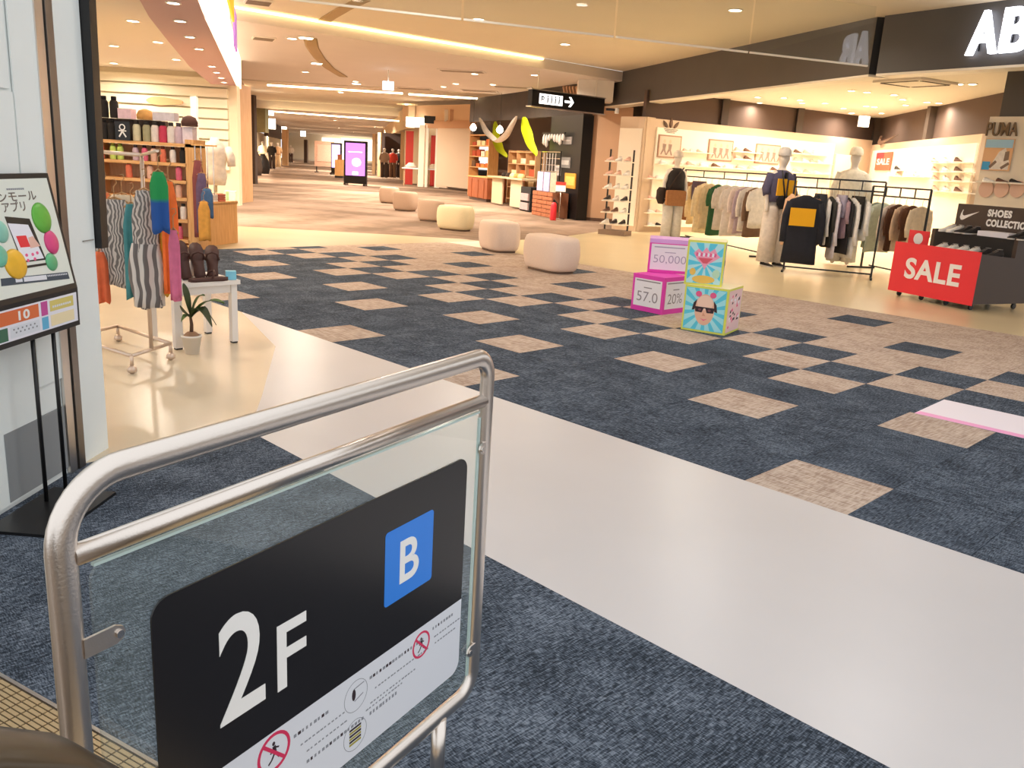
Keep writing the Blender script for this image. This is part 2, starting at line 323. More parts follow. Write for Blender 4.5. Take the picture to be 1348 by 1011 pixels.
# glass smoke curtain hanging across the hall
g0, g1 = FL(380, -1, 2.87), FL(1143, 87, 2.87)
SMK = thing('smoke_curtain', 'clear glass smoke curtain hanging from the ceiling across the hall', 'glass panel', (g0 + g1) / 2)
gd = (g1 - g0).normalized(); gm = (g0 + g1) / 2; n = 4
for i in range(n):
    a, c = g0.lerp(g1, i / n + .002) - gm, g0.lerp(g1, (i + 1) / n - .002) - gm
    b = MB(); b.bar(a + Z * .37, c + Z * .37, .008, .72); part('glass_pane', b, M['smoke'], SMK)
    b = MB(); b.bar(a, c, .02, .022); part('bottom_rail', b, M['trim'], SMK)
# ================================================================ STRUCTURE: white pillar on the left
PP, PQ = Vector((-1.97, 1.3, 0)), Vector((-1.85, 3.71, 0))
PIL = MB(); PIL.wall(PP, PQ, 0, 3.3, .55); PILLAR = struct('wall_left', PIL, M['white'], 'white panelled pillar beside the shop entrance')
pd = (PQ - PP).normalized(); pn = Vector((pd.y, -pd.x, 0))
def pw(px, py, off=.004): return WL(PP, PQ, px, py) + pn * off
def vstrip(name, x0, x1, yref, z0, z1, off, t, m, label=None):
    a, c = pw(x0, yref), pw(x1, yref); b = MB(); b.prism([Vector((a.x, a.y, z0)), Vector((c.x, c.y, z0)), Vector((c.x, c.y, z1)), Vector((a.x, a.y, z1))], pn * t); return part(name, b, m, PILLAR, label)
vstrip('steel_trim', 88, 97.5, 612, 0, 3.3, .004, .012, M['steel'], 'brushed steel corner trim')
vstrip('steel_trim', 99, 107, 612, 0, 3.3, .004, .018, mat('steel_dark', '8e8782', .35, 1), 'darker steel corner trim')
vstrip('pillar_panel', -60, 20, 200, .02, 1.53, .004, .006, M['white']); vstrip('pillar_panel', -60, 8, 100, 1.54, 3.3, .004, .006, M['white']); vstrip('pillar_panel', 22, 56, 200, .42, 3.3, .004, .006, M['white'])
a, c = pw(6, 620), pw(87, 620); b = MB(); b.prism([Vector((a.x, a.y, .03)), Vector((c.x, c.y, .03)), Vector((c.x, c.y, .30)), Vector((a.x, a.y, .30))], pn * .009); part('access_panel', b, mat('grey_access', '8d9092', .6), PILLAR, 'grey metal access panel near the floor')
b = MB(); a = Vector((-1.85, 3.715, 0)); b.prism([a + Vector((-.02, 0, .92)), a + Vector((.028, 0, .92)), a + Vector((.042, 0, 2.1)), a + Vector((.055, 0, 3.3)), a + Vector((-.02, 0, 3.3))], (0, .06, 0)); part('shutter_guide', b, M['black'], PILLAR, 'black guide strip on the pillar edge')
a, c = pw(108, 318), pw(122, 315); c.z = a.z = (a.z + c.z) / 2; b = MB(); b.bar(a, c, .003, .005); part('seam', b, mat('crack_dark', '9a948c', .9), PILLAR)

# ================================================================ frames on walls
class Frame:
    def __init__(s, p, q):
        s.p, s.q = Vector((p[0], p[1], 0)), Vector((q[0], q[1], 0)); s.d = (s.q - s.p).normalized(); s.n = Vector((s.d.y, -s.d.x, 0))
        if s.n.dot(-s.p) < 0: s.n = -s.n
        s.L = (s.q - s.p).length
    def sz(s, px, py, t=0):
        w = WL(s.p + s.n * t, s.q + s.n * t, px, py); return (w - s.p).dot(s.d), w.z
    def pt(s, a, z, t=0): v = s.p + s.d * a + s.n * t; return Vector((v.x, v.y, z))
    def px(s, px, py, t=0): a, z = s.sz(px, py, t); return s.pt(a, z, t)
    def rect(s, px0, py0, px1, py1, t=0):
        a0 = s.sz(px0, (py0 + py1) / 2, t)[0]; a1 = s.sz(px1, (py0 + py1) / 2, t)[0]
        z1 = s.sz((px0 + px1) / 2, py0, t)[1]; z0 = s.sz((px0 + px1) / 2, py1, t)[1]; return a0, a1, z0, z1
    def boxm(s, mb, a0, a1, z0, z1, t0, t1, mi=0, o=Vector((0, 0, 0))):
        mb.prism([s.pt(a0, z0, t0) - o, s.pt(a1, z0, t0) - o, s.pt(a1, z1, t0) - o, s.pt(a0, z1, t0) - o], s.n * (t1 - t0), mi); return mb
    def box(s, mb, px0, py0, px1, py1, t0, t1, mi=0, o=Vector((0, 0, 0))):
        return s.boxm(mb, *s.rect(px0, py0, px1, py1, t1), t0, t1, mi, o)

# ================================================================ STRUCTURE: right shop shell
FA, FB, FC, FD = Vector((1.93, 22.46, 0)), Vector((4.74, 12.72, 0)), Vector((4.80, 12.60, 0)), Vector((7.6, 7.9, 0))
b = MB(); b.wall(FA, FB, 2.85, 3.6, .3); FAS1 = struct('wall_fascia', b, M['grey'], 'dark grey shop fascia under the ceiling')
b = MB(); b.wall(FB, FC + Vector((.1, .1, 0)), 2.86, 3.6, .3); struct('trim_2', b, M['blackm'], 'black gap between the fascia panels')
F2d = (FD - FC).normalized(); F2n = Vector((F2d.y, -F2d.x, 0))
if F2n.dot(-FC) < 0: F2n = -F2n
b = MB(); b.wall(FC, FD, 2.85, 3.6, .3); FAS2 = struct('wall_fascia_right', b, M['grey2'], 'charcoal shop fascia carrying the white sign letters')
b = MB(); b.wall(FA, FB, 2.82, 2.85, .34); b.wall(FC, FD, 2.82, 2.85, .34); struct('trim_3', b, M['trim'], 'pale edge under the fascia')
P0, P1 = Vector((2.62, 19.61, 0)), AT(1147, 196, 24); P2 = AT(1292, 183, 16.3)
P1.z = P2.z = 0; SCZ = 3.08
SHC = slab('ceiling_shop', [(FA.x + .1, FA.y), (FB.x + .1, FB.y + .2), (FD.x + .2, FD.y + .1), (14, 8), (22, 34), (3, 30)], SCZ, .2, M['shopceil'], 'pale ceiling of the sportswear shop')
WA = Frame(P0, P1); WN = Frame(P1, P2)
b = MB(); WA.boxm(b, -.05, WA.L, 0, 2.48, -.2, 0); b2 = b
WALLA = struct('wall_display', b, mat('beige_wall', 'd8bfa4', .7), 'beige display wall with a flower shaped emblem'); 
b = MB(); WN.boxm(b, 0, WN.L, 0, 2.36, -.2, 0); WALLN = struct('wall_display_right', b, MATS['beige_wall'], 'beige display wall with a tick shaped emblem')
b = MB(); WA.boxm(b, .12, WA.L + 1.2, 2.2, SCZ, -.3, -.2); WN.boxm(b, -1.2, WN.L + 4, 2.2, SCZ, -.3, -.2); struct('wall_back', b, M['dkwall'], 'dark brown back wall above the display walls')
Pl = FL(805, 301); WL0 = Frame(Pl, P0)
b = MB(); WL0.boxm(b, 0, WL0.L + .02, 0, 2.5, -.3, 0); WALLL = struct('wall_display_end', b, MATS['beige_wall'], 'short beige end wall with a lit shoe panel')
# puma pillar wall, nearer on the right
Q0, Q1 = AT(1287, 240, 13.2), AT(1420, 240, 12.1); Q0.z = Q1.z = 0; WP = Frame(Q0, Q1)
b = MB(); WP.boxm(b, 0, WP.L, 0, 2.42, -.4, 0); WALLP = struct('wall_display_column', b, mat('cream_wall', 'efe2cc', .6), 'cream display column with block letters and a beach poster')
b = MB(); WP.boxm(b, .12, WP.L, 2.42, SCZ, -.4, -.02); struct('wall_column_top', b, M['grey'], 'dark grey upper part of the display column')
# brown wall and bulkhead at the fascia's far end
BA, BB = FL(755, 289), FL(812, 293); BW = Frame(BA, BB)
b = MB(); BW.boxm(b, 0, 1.3, 0, 2.86, -.2, 0); struct('wall_brown', b, M['brown'], 'plain brown wall between the black shop and the shoe display')
b = MB(); BW.boxm(b, -.02, 1.2, 0, .08, 0, .015); struct('baseboard_brown', b, mat('dark_base', '5c4030', .6), 'brown baseboard')
b = MB(); q = AT(760, 115, 21.6); b.box((q.x + .45, 21.9, 3.15), (.85, .6, .5)); struct('wall_bulkhead', b, M['offwhite'], 'pale bulkhead beside the grey fascia')

# ================================================================ STRUCTURE: black shop, partition, corridor sides
KA, KB = Vector((-1.97, 30.76, 0)), Vector((1.40, 22.4, 0)); WK = Frame(KA, KB)
b = MB(); WK.boxm(b, -.1, WK.L, 2.62, 3.38, -.25, 0); struct('wall_black_fascia', b, mat('charcoal_fascia', '3d332e', .7, noise=.15, nscale=3), 'charcoal fascia of the dark gift shop')
b = MB(); WK.boxm(b, -3.5, WK.L + .5, 0, 3.38, -2.2, -2.0); struct('wall_black_back', b, mat('shop_black_back', '4a3629', .8), 'dim back wall of the gift shop')
b = MB(); a0 = WK.sz(722, 220)[0]; WK.boxm(b, a0, WK.L, 0, 2.62, -.3, .0); struct('wall_black_pier', b, M['black'], 'black pier at the gift shop corner')
PTA, PTB = FL(576, 247), FL(616, 250); PTA = Vector((PTA.x, 39.6, 0)); PTB = AT(617, 230, 37.5); PTB.z = 0; WQ = Frame(PTA, PTB)
b = MB(); WQ.boxm(b, 0, WQ.L, .12, 2.62, -.15, 0); WQ.boxm(b, 0, .9, .05, .12, -.1, -.02); struct('wall_partition', b, mat('beige_partition', 'd9c4ac', .7), 'blank beige partition across a closed shop')
b = MB(); WQ.boxm(b, -1.2, WQ.L, 2.62, 2.95, -.3, .05); struct('trim_4', b, mat('tan_band', 'c89a74', .7), 'tan band above the partition')
b = MB(); WQ.boxm(b, -3.2, WQ.L, 2.95, 3.6, -.3, 0); struct('wall_partition_top', b, mat('beige_upper', 'd8b894', .7), 'beige bulkhead above the partition')
b = MB(); b.wall((-5.5, 41), (-8.2, 54), 2.6, 3.6, -.3); b.wall((-8.2, 54), (-20.5, 119), 2.5, 3.4, -.3); struct('wall_corridor_right', b, mat('corr_fascia', 'dcc29c', .8), 'shop fascias down the right side of the corridor')
b = MB(); b.wall((-7.2, 60), (-19, 120), 0, 2.6, -.2); struct('wall_corridor_right_back', b, mat('corr_back', 'd8c0a4', .8), 'far right shop fronts')
LQ = [Vector((-7.75, 23.4, 0)), Vector((-11.35, 36, 0)), Vector((-15.6, 50.5, 0)), Vector((-20.5, 70, 0)), Vector((-24.8, 90, 0)), Vector((-31.5, 119, 0))]
b = MB()
for i, m_ in ((0, 2.55), (1, 2.5), (2, 2.5)): b.wall(LQ[i], LQ[i + 1], m_, 3.5, .3)
struct('wall_corridor_left', b, mat('corr_left', 'c3ab95', .7), 'grey beige fascias down the left side of the corridor')
b = MB(); b.wall(LQ[3], LQ[4], 2.2, 3.4, .3); struct('wall_corridor_left_dark', b, mat('fascia_dark', '4b3a30', .7), 'dark fascia far down the left side')
b = MB()
for i in range(5): b.wall(LQ[i] + Vector((-1.6, 0, 0)), LQ[i + 1] + Vector((-1.6, 0, 0)), 0, 2.6, .2)
struct('wall_corridor_left_back', b, mat('corr_left_back', 'ead7b6', .7), 'lit shop walls down the left side of the corridor')
b = MB(); b.box((-25, 119.5, 2.2), (16, .4, 4.4)); struct('wall_end', b, mat('end_wall', 'efe4d2', .7), 'bright end wall of the corridor')

# ================================================================ STRUCTURE: left shop shell
CZL = 2.7
ca = [FL(318, 118, CZL), FL(280, 25, CZL), FL(272, 0, CZL), FL(268, -40, CZL)]; ci = [FL(184, -40, CZL), FL(184, 0, CZL), FL(196, 22, CZL), FL(222, 55, CZL), FL(250, 88, CZL), FL(287, 118, CZL)]
b = MB(); b.prism(ca + ci, (0, 0, .3)); struct('ceiling_canopy', b, M['canopy'], 'curved dusty pink soffit over the shop front')
b = MB()
for p, q in zip(ca[:-1], ca[1:]): b.wall(p, q, 2.7, 3.6, -.08)
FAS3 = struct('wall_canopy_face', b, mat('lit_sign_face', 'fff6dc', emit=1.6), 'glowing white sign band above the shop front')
b = MB(); b.prism([(-14, 4.4, 2.95), (-1.9, 4.4, 2.95), (-2.6, 7.0, 2.95), (-3.2, 8.5, 2.95), (-7.6, 21.5, 2.95), (-14, 22, 2.95)], (0, 0, .12)); struct('ceiling_shop_left', b, M['shopceil'], 'pale ceiling of the outdoor goods shop')
b = MB(); b.box((-9.5, 20.6, 1.5), (5.6, .2, 3.0)); WBACK = struct('wall_shop_left_back', b, mat('shop_left_wall', 'f2e6c9', .7), 'bright slatted back wall of the outdoor goods shop')
for k in range(9):
    b = MB(); b.box((-9.5, 20.45, .9 + k * .23), (5.2, .1, .19)); part('slat', b, M['slat'], WBACK)
b = MB(); b.box((-10.5, 14, 1.5), (.2, 13, 3.0)); struct('wall_shop_left_side', b, MATS['shop_left_wall'], 'cream side wall of the outdoor goods shop')
C0, C1 = AT(289, 240, 21.4), AT(317, 240, 21.4); b = MB(); b.box(((C0.x + C1.x) / 2, 21.9, 1.4), (C1.x - C0.x, .9, 2.8)); COLW = struct('wall_column_wood', b, M['wood2'], 'pale wood clad column at the shop corner')
b = MB(); b.box((C0.x + (C1.x - C0.x) * .5, 21.43, 1.4), (.012, .03, 2.8)); part('joint', b, mat('joint_tan', 'c39a6c', .7), COLW)

# ================================================================ FOREGROUND
class Plane:
    """flat face: origin o, unit axes ux, uy, outward normal n"""
    def __init__(s, o, ux, uy): s.o, s.ux, s.uy = Vector(o), Vector(ux).normalized(), Vector(uy).normalized(); s.n = s.ux.cross(s.uy)
    def ab(s, px, py):
        c = Vector((0, 0, CZ)); d = ray(px, py); t = (s.o - c).dot(s.n) / d.dot(s.n); w = c + d * t - s.o; return w.dot(s.ux), w.dot(s.uy)
    def at(s, a, b, off=0.): return s.o + s.ux * a + s.uy * b + s.n * off
    def poly(s, mb, ab, off, t, mi=0): return mb.prism([s.at(a, b, off) for a, b in ab], s.n * t, mi)
    def rect(s, mb, a0, b0, a1, b1, off, t, mi=0): return s.poly(mb, [(a0, b0), (a1, b0), (a1, b1), (a0, b1)], off, t, mi)
    def ell(s, mb, a, b, ra, rb, off, t, mi=0, segs=24): return s.poly(mb, [(a + ra * math.cos(2 * PI * k / segs), b + rb * math.sin(2 * PI * k / segs)) for k in range(segs)], off, t, mi)
    def ring(s, mb, a, b, r0, r1, off, t, mi=0, segs=28):
        for k in range(segs):
            t0, t1 = 2 * PI * k / segs, 2 * PI * (k + 1) / segs
            s.poly(mb, [(a + r * math.cos(x), b + r * math.sin(x)) for r, x in ((r0, t0), (r1, t0), (r1, t1), (r0, t1))], off, t, mi)
        return mb
    def line(s, mb, a0, b0, a1, b1, w, off, t, mi=0):
        dx, dy = a1 - a0, b1 - b0; L = math.hypot(dx, dy); nx, ny = -dy / L * w / 2, dx / L * w / 2
        return s.poly(mb, [(a0 + nx, b0 + ny), (a1 + nx, b1 + ny), (a1 - nx, b1 - ny), (a0 - nx, b0 - ny)], off, t, mi)
    def text(s, txt, a, b, w, h, off, t=.001, bold=0.): return text_mesh(txt, s.at(a, b, off), s.ux, s.uy, w, h, t, bold)
def rrect(a0, b0, a1, b1, r, k=6):
    out = []
    for cx, cy, t0 in ((a1 - r, b1 - r, 0), (a0 + r, b1 - r, PI / 2), (a0 + r, b0 + r, PI), (a1 - r, b0 + r, PI * 1.5)):
        out += [(cx + r * math.cos(t0 + PI / 2 * i / k), cy + r * math.sin(t0 + PI / 2 * i / k)) for i in range(k + 1)]
    return out
# ---- guard frame with glass and floor sign
gd_ = Vector((.503, .864, 0)).normalized(); gp = Vector((-.37, 1.17, 0)); GRZ = math.atan2(gd_.y, gd_.x); gbase = gp + gd_ * .17
GF = Frame(gp, gp + gd_)
GR = thing('guard_rail', 'steel tube guard rail with glass panel beside the escalator', 'guard rail', gbase, GRZ)
def gs(px, py): a, z = GF.sz(px, py); return a - .17, z
def path_round(x0, z0, x1, z1, rs, k=10):
    out = []
    for (cx, cz, sx, sz_, t0, r) in ((x1, z1, -1, -1, 0, rs[0]), (x0, z1, 1, -1, PI / 2, rs[1]), (x0, z0, 1, 1, PI, rs[2]), (x1, z0, -1, 1, PI * 1.5, rs[3])):
        out += [(cx + sx * r + r * math.cos(t0 + PI / 2 * i / k), 0, cz + sz_ * r + r * math.sin(t0 + PI / 2 * i / k)) for i in range(k + 1)]
    return out
b = MB(); b.tube(path_round(-.468, .215, .462, 1.0, (.045, .085, .06, .055)), .0195, 16, True, up=(0, 1, 0), r2=.0125); part('outer_tube', b, M['steel'], GR)
b = MB(); b.tube([(-.455, 0, .905), (.455, 0, .905)], .0145, 14, up=(0, 1, 0), r2=.0115); part('middle_bar', b, M['steel'], GR)
for x in (-.30, .335):
    b = MB(); b.tube([(x, .0, .21), (x, .0, .012)], .016, 12); b.lathe([(.045, 0), (.045, .008), (.02, .012), (.017, .02)], (x, 0, 0)); part('leg', b, M['steel'], GR)
b = MB(); b.prism([(x, -.003, z) for x, z in rrect(-.435, .248, .437, .882, .02)], (0, .006, 0)); part('glass_panel', b, M['glass'], GR, 'clear greenish glass panel')
b = MB(); b.bar((-.43, 0, .884), (.435, 0, .884), .007, .004); b.bar((.4385, 0, .26), (.4385, 0, .87), .007, .004); part('glass_edge', b, mat('glass_edge', 'bcd0cc', .2), GR)
GS = Plane((0, -.0032, 0), (1, 0, 0), (0, 0, 1))         # local plane facing the camera side
b = MB(); GS.poly(b, rrect(-.358, .30, .392, .80, .028), 0, .003)
SIGN = part('floor_sign', b, M['signblack'], GR, 'black and white sign board reading 2F and B')
b = MB(); pts = [p for p in rrect(-.358, .30, .392, .80, .028) if p[1] < .475]; pts = sorted([p for p in pts if p[0] < 0], key=lambda p: -p[1]) + sorted([p for p in pts if p[0] >= 0], key=lambda p: p[1])
GS.poly(b, [(-.358, .475)] + pts + [(.392, .475)], .003, .0004); part('notice_strip', b, M['signwhite'], SIGN)
(x0, _), (x1, _) = gs(284, 890), gs(345, 880); zb = gs(286, 957)[1]; zt = gs(321, 799)[1]
part('numeral', GS.text('2', x0, zb, x1 - x0, zt - zb, .003, .0006, .01), M['white_print'], SIGN)
(x0, _), (x1, _) = gs(361, 860), gs(399.5, 860); zb = gs(363, 909)[1]; zt = gs(399, 802)[1]
part('letter', GS.text('F', x0, zb, x1 - x0, zt - zb, .003, .0006, .012), M['white_print'], SIGN)
x0, x1 = gs(503, 750)[0], gs(566, 715)[0]; z0, z1 = (gs(503, 799)[1] + gs(564, 761)[1]) / 2, (gs(503.4, 701)[1] + gs(566, 670.6)[1]) / 2
b = MB(); GS.poly(b, rrect(x0, z0, x1, z1, .008), .003, .0005); part('blue_square', b, M['blue'], SIGN)
x0, x1 = gs(522.8, 735)[0], gs(547.5, 735)[0]; z0, z1 = gs(522.8, 767.7)[1], gs(538.7, 704)[1]
part('letter', GS.text('B', x0, z0, x1 - x0, z1 - z0, .0035, .0006, .015), M['white_print'], SIGN)
def pic_ring(px, py, r, name='prohibition_mark'):
    a, z = gs(px, py); b = MB(); GS.ring(b, a, z, r * .84, r, .0034, .0004, 0); GS.line(b, a - r * .62, z + r * .62, a + r * .62, z - r * .62, r * .17, .0034, .0006, 0)
    GS.ell(b, a - r * .02, z + r * .45, r * .09, r * .11, .0034, .0003, 1, 10)
    for (p0, p1, w) in (((0, .32), (.06, -.08), .2), ((.05, -.05), (.3, -.4), .1), ((.02, -.08), (-.15, -.35), .1), ((-.15, -.35), (-.35, -.5), .09), ((.02, .25), (.3, .12), .08), ((.0, .22), (-.22, .0), .08)):
        GS.line(b, a + p0[0] * r, z + p0[1] * r, a + p1[0] * r, z + p1[1] * r, w * r, .0034, .0003, 1)
    part(name, b, [M['signred'], M['dkprint']], SIGN)
pic_ring(357, 988, .036); pic_ring(551, 847, .029)
b = MB(); a, z = gs(465, 914); GS.ring(b, a, z, .031, .032, .0034, .0003, 0); GS.ell(b, a - .006, z + .004, .005, .012, .0034, .0004, 1, 12); GS.line(b, a - .006, z + .016, a + .022, z + .018, .002, .0034, .0003, 0); GS.line(b, a - .004, z - .01, a + .02, z - .004, .002, .0034, .0003, 0); part('hand_mark', b, [M['greyprint'], M['dkprint']], SIGN)
b = MB(); a, z = gs(464, 965)
for k in range(6): GS.line(b, a - .016, z - .016 + k * .0062, a + .016, z - .016 + k * .0062, .0042, .0034, .0004, k % 2)
GS.ring(b, a, z, .031, .032, .0034, .0003, 2); part('step_mark', b, [M['yellowp'], M['dkprint'], M['greyprint']], SIGN)
b = MB()
for px, py, n_, hh in ((383, 970, 9, .006), (392, 980, 12, .003), (400, 988, 11, .003), (478, 935, 12, .003), (483, 893, 18, .006), (490, 905, 18, .003), (484, 925, 15, .003), (483, 940, 9, .007), (566, 828, 8, .006), (568, 838, 10, .003), (569, 846, 8, .003), (400, 1003, 16, .006)):
    a, z = gs(px, py)
    for k in range(n_):
        w = random.uniform(.004, .0075); GS.rect(b, a + k * .0095, z, a + k * .0095 + w, z + hh, .0034, .0003, 1 if (hh > .005 and random.random() < .15) else 0)
part('small_print', b, [M['greyprint'], M['dkprint']], SIGN, kind='stuff')
for i, (px, py, sgn) in enumerate(((150, 830, 1), (629, 590, -1), (613, 857, -1))):
    a, z = gs(px, py); e = -.455 if sgn > 0 else .452
    b = MB(); GS.poly(b, [(e, z - .013), (a - sgn * .004, z - .013), (a + sgn * .006, z - .008), (a + sgn * .009, z), (a + sgn * .006, z + .008), (a - sgn * .004, z + .013), (e, z + .013)], .004, .004)
    k = part('glass_clip', b, M['steel'], GR); b = MB(); b.disc((a, -.0115, z), .0055, (0, -1, 0), 0, 12, .003); part('screw', b, M['chrome'], k)

# ---- escalator handrail in the corner
h0 = Vector((-.452, .572, 0)); HR = thing('escalator_handrail', 'curved bronze brown escalator handrail end above the landing plate', 'handrail', h0, GRZ)
path = [(-1.3, 0, .93), (-.6, 0, .93), (-.2, 0, .93)] + [(-.12 + .32 * math.sin(t), 0, .61 + .32 * math.cos(t)) for t in [PI * k / 12 for k in range(13)]] + [(-.3, 0, .29), (-1.3, 0, .29)]
b = MB(); b.tube(path, .018, 12, up=(0, 1, 0), r2=.044); part('rubber_belt', b, M['rubber'], HR)
b = MB(); b.prism([(-1.3, -.012, .33), (-.15, -.012, .33)] + [(-.12 + .28 * math.sin(t), -.012, .61 + .28 * math.cos(t)) for t in [PI - PI * k / 12 for k in range(13)]] + [(-1.3, -.012, .89)], (0, .024, 0)); part('balustrade', b, M['steel'], HR)
b = MB(); b.box((-.7, 0, .16), (1.2, .16, .32)); part('skirt', b, M['steel'], HR)

# ---- poster stand in front of the pillar
PSd = Vector((.0497, .9988, 0)); PSn = Vector((PSd.y, -PSd.x, 0)); PB = Vector((-1.71, 2.98, 0)); PSR = math.atan2(PSd.y, PSd.x)
PS = thing('poster_stand', 'black framed poster stand on two thin poles before the white pillar', 'sign stand', PB, PSR)
# local x along the wall (away from camera), local -y faces the hall
b = MB(); b.box((0, .0, .006), (.42, .26, .012)); part('base_plate', b, M['black'], PS)
for x in (.075, .205): b = MB(); b.tube([(x, .075, .01), (x, .075, .74)], .008, 10); part('pole', b, M['black'], PS)
lean = .085
b = MB(); b.box((.0, .06, .735), (.70, .02, .15)); TRAY = part('lower_frame', b, M['frame'], PS)
o_ = Vector((.43, .05, .81)); up_ = Vector((0, lean, .43)).normalized(); pl_h = .445
b = MB(); b.prism([(-.35, .05, .81), (.35, .05, .81), (.35, .05 + lean, 1.245), (-.35, .05 + lean, 1.245)], (0, .02, .0)); UP = part('upper_frame', b, M['frame'], PS)
rotw = Matrix.Rotation(PSR, 4, 'Z'); LM = Matrix.Translation(PB) @ rotw; LI = LM.inverted()
PP1 = Plane(LM @ Vector((0, .05, .81)), PSd, rotw.to_3x3() @ up_)   # world plane for reading the photo
PL1 = Plane((0, .05, .81), (1, 0, 0), up_)
def pab(px, py): return PP1.ab(px, py)
b = MB(); PL1.rect(b, -.335, .02, .333, .425, .0, .002); SH = part('poster_sheet', b, mat('poster_paper', 'e2e7de', .35), UP, 'pale green poster with coloured balls and a phone')
for px, py, rx, ry, c in ((54, 287, .058, .058, '5fae3c'), (67, 319, .044, .046, 'd9457f'), (67, 345, .036, .034, '5fb47e'), (20, 348, .062, .055, 'eeb62c'), (0, 305, .04, .04, '8fcdbb'), (-2, 337, .045, .04, '6fc0a4')):
    a, z = pab(px, py); b = MB()
    b.loft([[PL1.at(a + rx * math.cos(t) * math.cos(f), z + ry * math.sin(t) * math.cos(f), .002 + .010 * math.sin(f)) for t in [2 * PI * k / 24 for k in range(24)]] for f in (0, .5, 1.0, 1.45)], smooth=True)
    part('printed_ball', b, mat('ball_' + c, c, .35, noise=.12, nscale=14), SH)
def pq(b, pts, off, t, mi=0): PL1.poly(b, [pab(*p) for p in pts], off, t, mi)
b = MB(); pq(b, [(28, 346), (5, 285), (38, 288), (60, 342)], .0022, .0005, 0); pq(b, [(29, 344), (9, 294), (36, 296), (57, 340)], .0028, .0003, 1); pq(b, [(26, 326), (20, 311), (33, 310), (39, 325)], .0032, .0003, 2); pq(b, [(39, 327), (36, 313), (42, 311), (52, 324)], .0032, .0003, 3)
pq(b, [(35, 353), (33, 350), (60, 346), (60, 349)], .0032, .0005, 0)
for px, py in ((34, 336), (42, 335), (48, 333), (36, 343), (45, 341)): a, z = pab(px, py); PL1.ell(b, a, z, .008, .006, .0032, .0003, 4, 10)
part('printed_phone', b, [M['frame'], M['paper'], M['red'], mat('peach', 'e8b8a8', .5), M['pinkp']], SH)
b = MB(); pq(b, [(1, 377), (0, 367), (88, 358), (91, 367)], .0022, .0005, 0); pq(b, [(20, 372), (19, 366), (28, 365), (29, 371)], .0028, .0003, 1); pq(b, [(31, 371), (30, 365), (60, 362), (61, 368)], .0028, .0003, 1)
for k in range(12): a, z = pab(62 + k * 2.2, 364.5 - k * .25); PL1.rect(b, a, z, a + .006, z + .006, .0028, .0003, 1)
part('printed_band', b, [mat('band_slate', '3c4a58', .5), M['signwhite']], SH)
a, z = pab(48, 263); b2_ = pab(-16, 267)[0]; part('lettering', PL1.text('オンモール', b2_, z, a - b2_, .034, .0024, .0004, .012), mat('print_taupe', '6d625a', .6), SH)
a, z = pab(34, 277.5); a0 = pab(4, 280)[0]; part('lettering', PL1.text('アプリ', a0, z, a - a0, .036, .0024, .0004, .012), MATS['print_taupe'], SH)
b = MB()
for k in range(9): a, z = pab(8 + k * 2.6, 250.5 - k * .1); PL1.rect(b, a, z, a + .009, z + .006, .0024, .0003)
part('small_print', b, M['greyprint'], SH)
PL2 = Plane((0, .05, .735), (1, 0, 0), (0, 0, 1)); PP2 = Plane(LM @ Vector((0, .05, .735)), PSd, (0, 0, 1))
b = MB(); PL2.rect(b, -.335, -.055, .335, .058, 0, .002); CP = part('coupon_sheet', b, M['paper'], TRAY)
b = MB()
for a0, z0, a1, z1, mi in ((-.33, .004, .085, .052, 0), (.10, .002, .14, .054, 1), (.155, .010, .31, .050, 2), (-.33, -.050, -.10, -.004, 3), (.10, -.050, .14, -.004, 4), (.155, -.046, .31, -.004, 5), (-.085, -.046, .085, -.006, 6)): PL2.rect(b, a0, z0, a1, z1, .0022, .0004, mi)
for k in range(12): PL2.rect(b, -.07 + k * .012, -.02 - .012 * (k % 2), -.062 + k * .012, -.014 - .012 * (k % 2), .0026, .0003, 7)
for k in range(9): PL2.rect(b, .17 + k * .014, .022, .18 + k * .014, .03, .0026, .0003, 6)
part('coupon_print', b, [mat('orange_print', 'e0703c', .5), mat('magenta_print', 'c94f9c', .5), mat('mustard_print', 'dccb74', .5), mat('pine_print', '3a6b52', .5), mat('sky_print', '62b4dc', .5), M['cream'], M['signwhite'], M['greyprint']], CP, kind='stuff')
part('lettering', PL2.text('10', -.035, .010, .065, .034, .0026, .0004, .03), M['white_print'], CP)

# ---- floor sheet at the right
b = MB(); b.prism([G(3.06, -1.02, .0008), G(5.2, -.95, .0008), G(5.15, .12, .0008), G(3.04, .08, .0008)], (0, 0, .0012), 0); b.prism([G(3.06, -1.02, .002), G(5.2, -.95, .002), G(5.2, -.82, .002), G(3.07, -.86, .002)], (0, 0, .0006), 1)
solo('floor_sheet', b, [mat('sheet_white', 'ece4ec', .5), mat('sheet_pink', 'f0a4d0', .5)], 'white notice sheet with a pink edge lying on the carpet tiles', 'floor sheet')

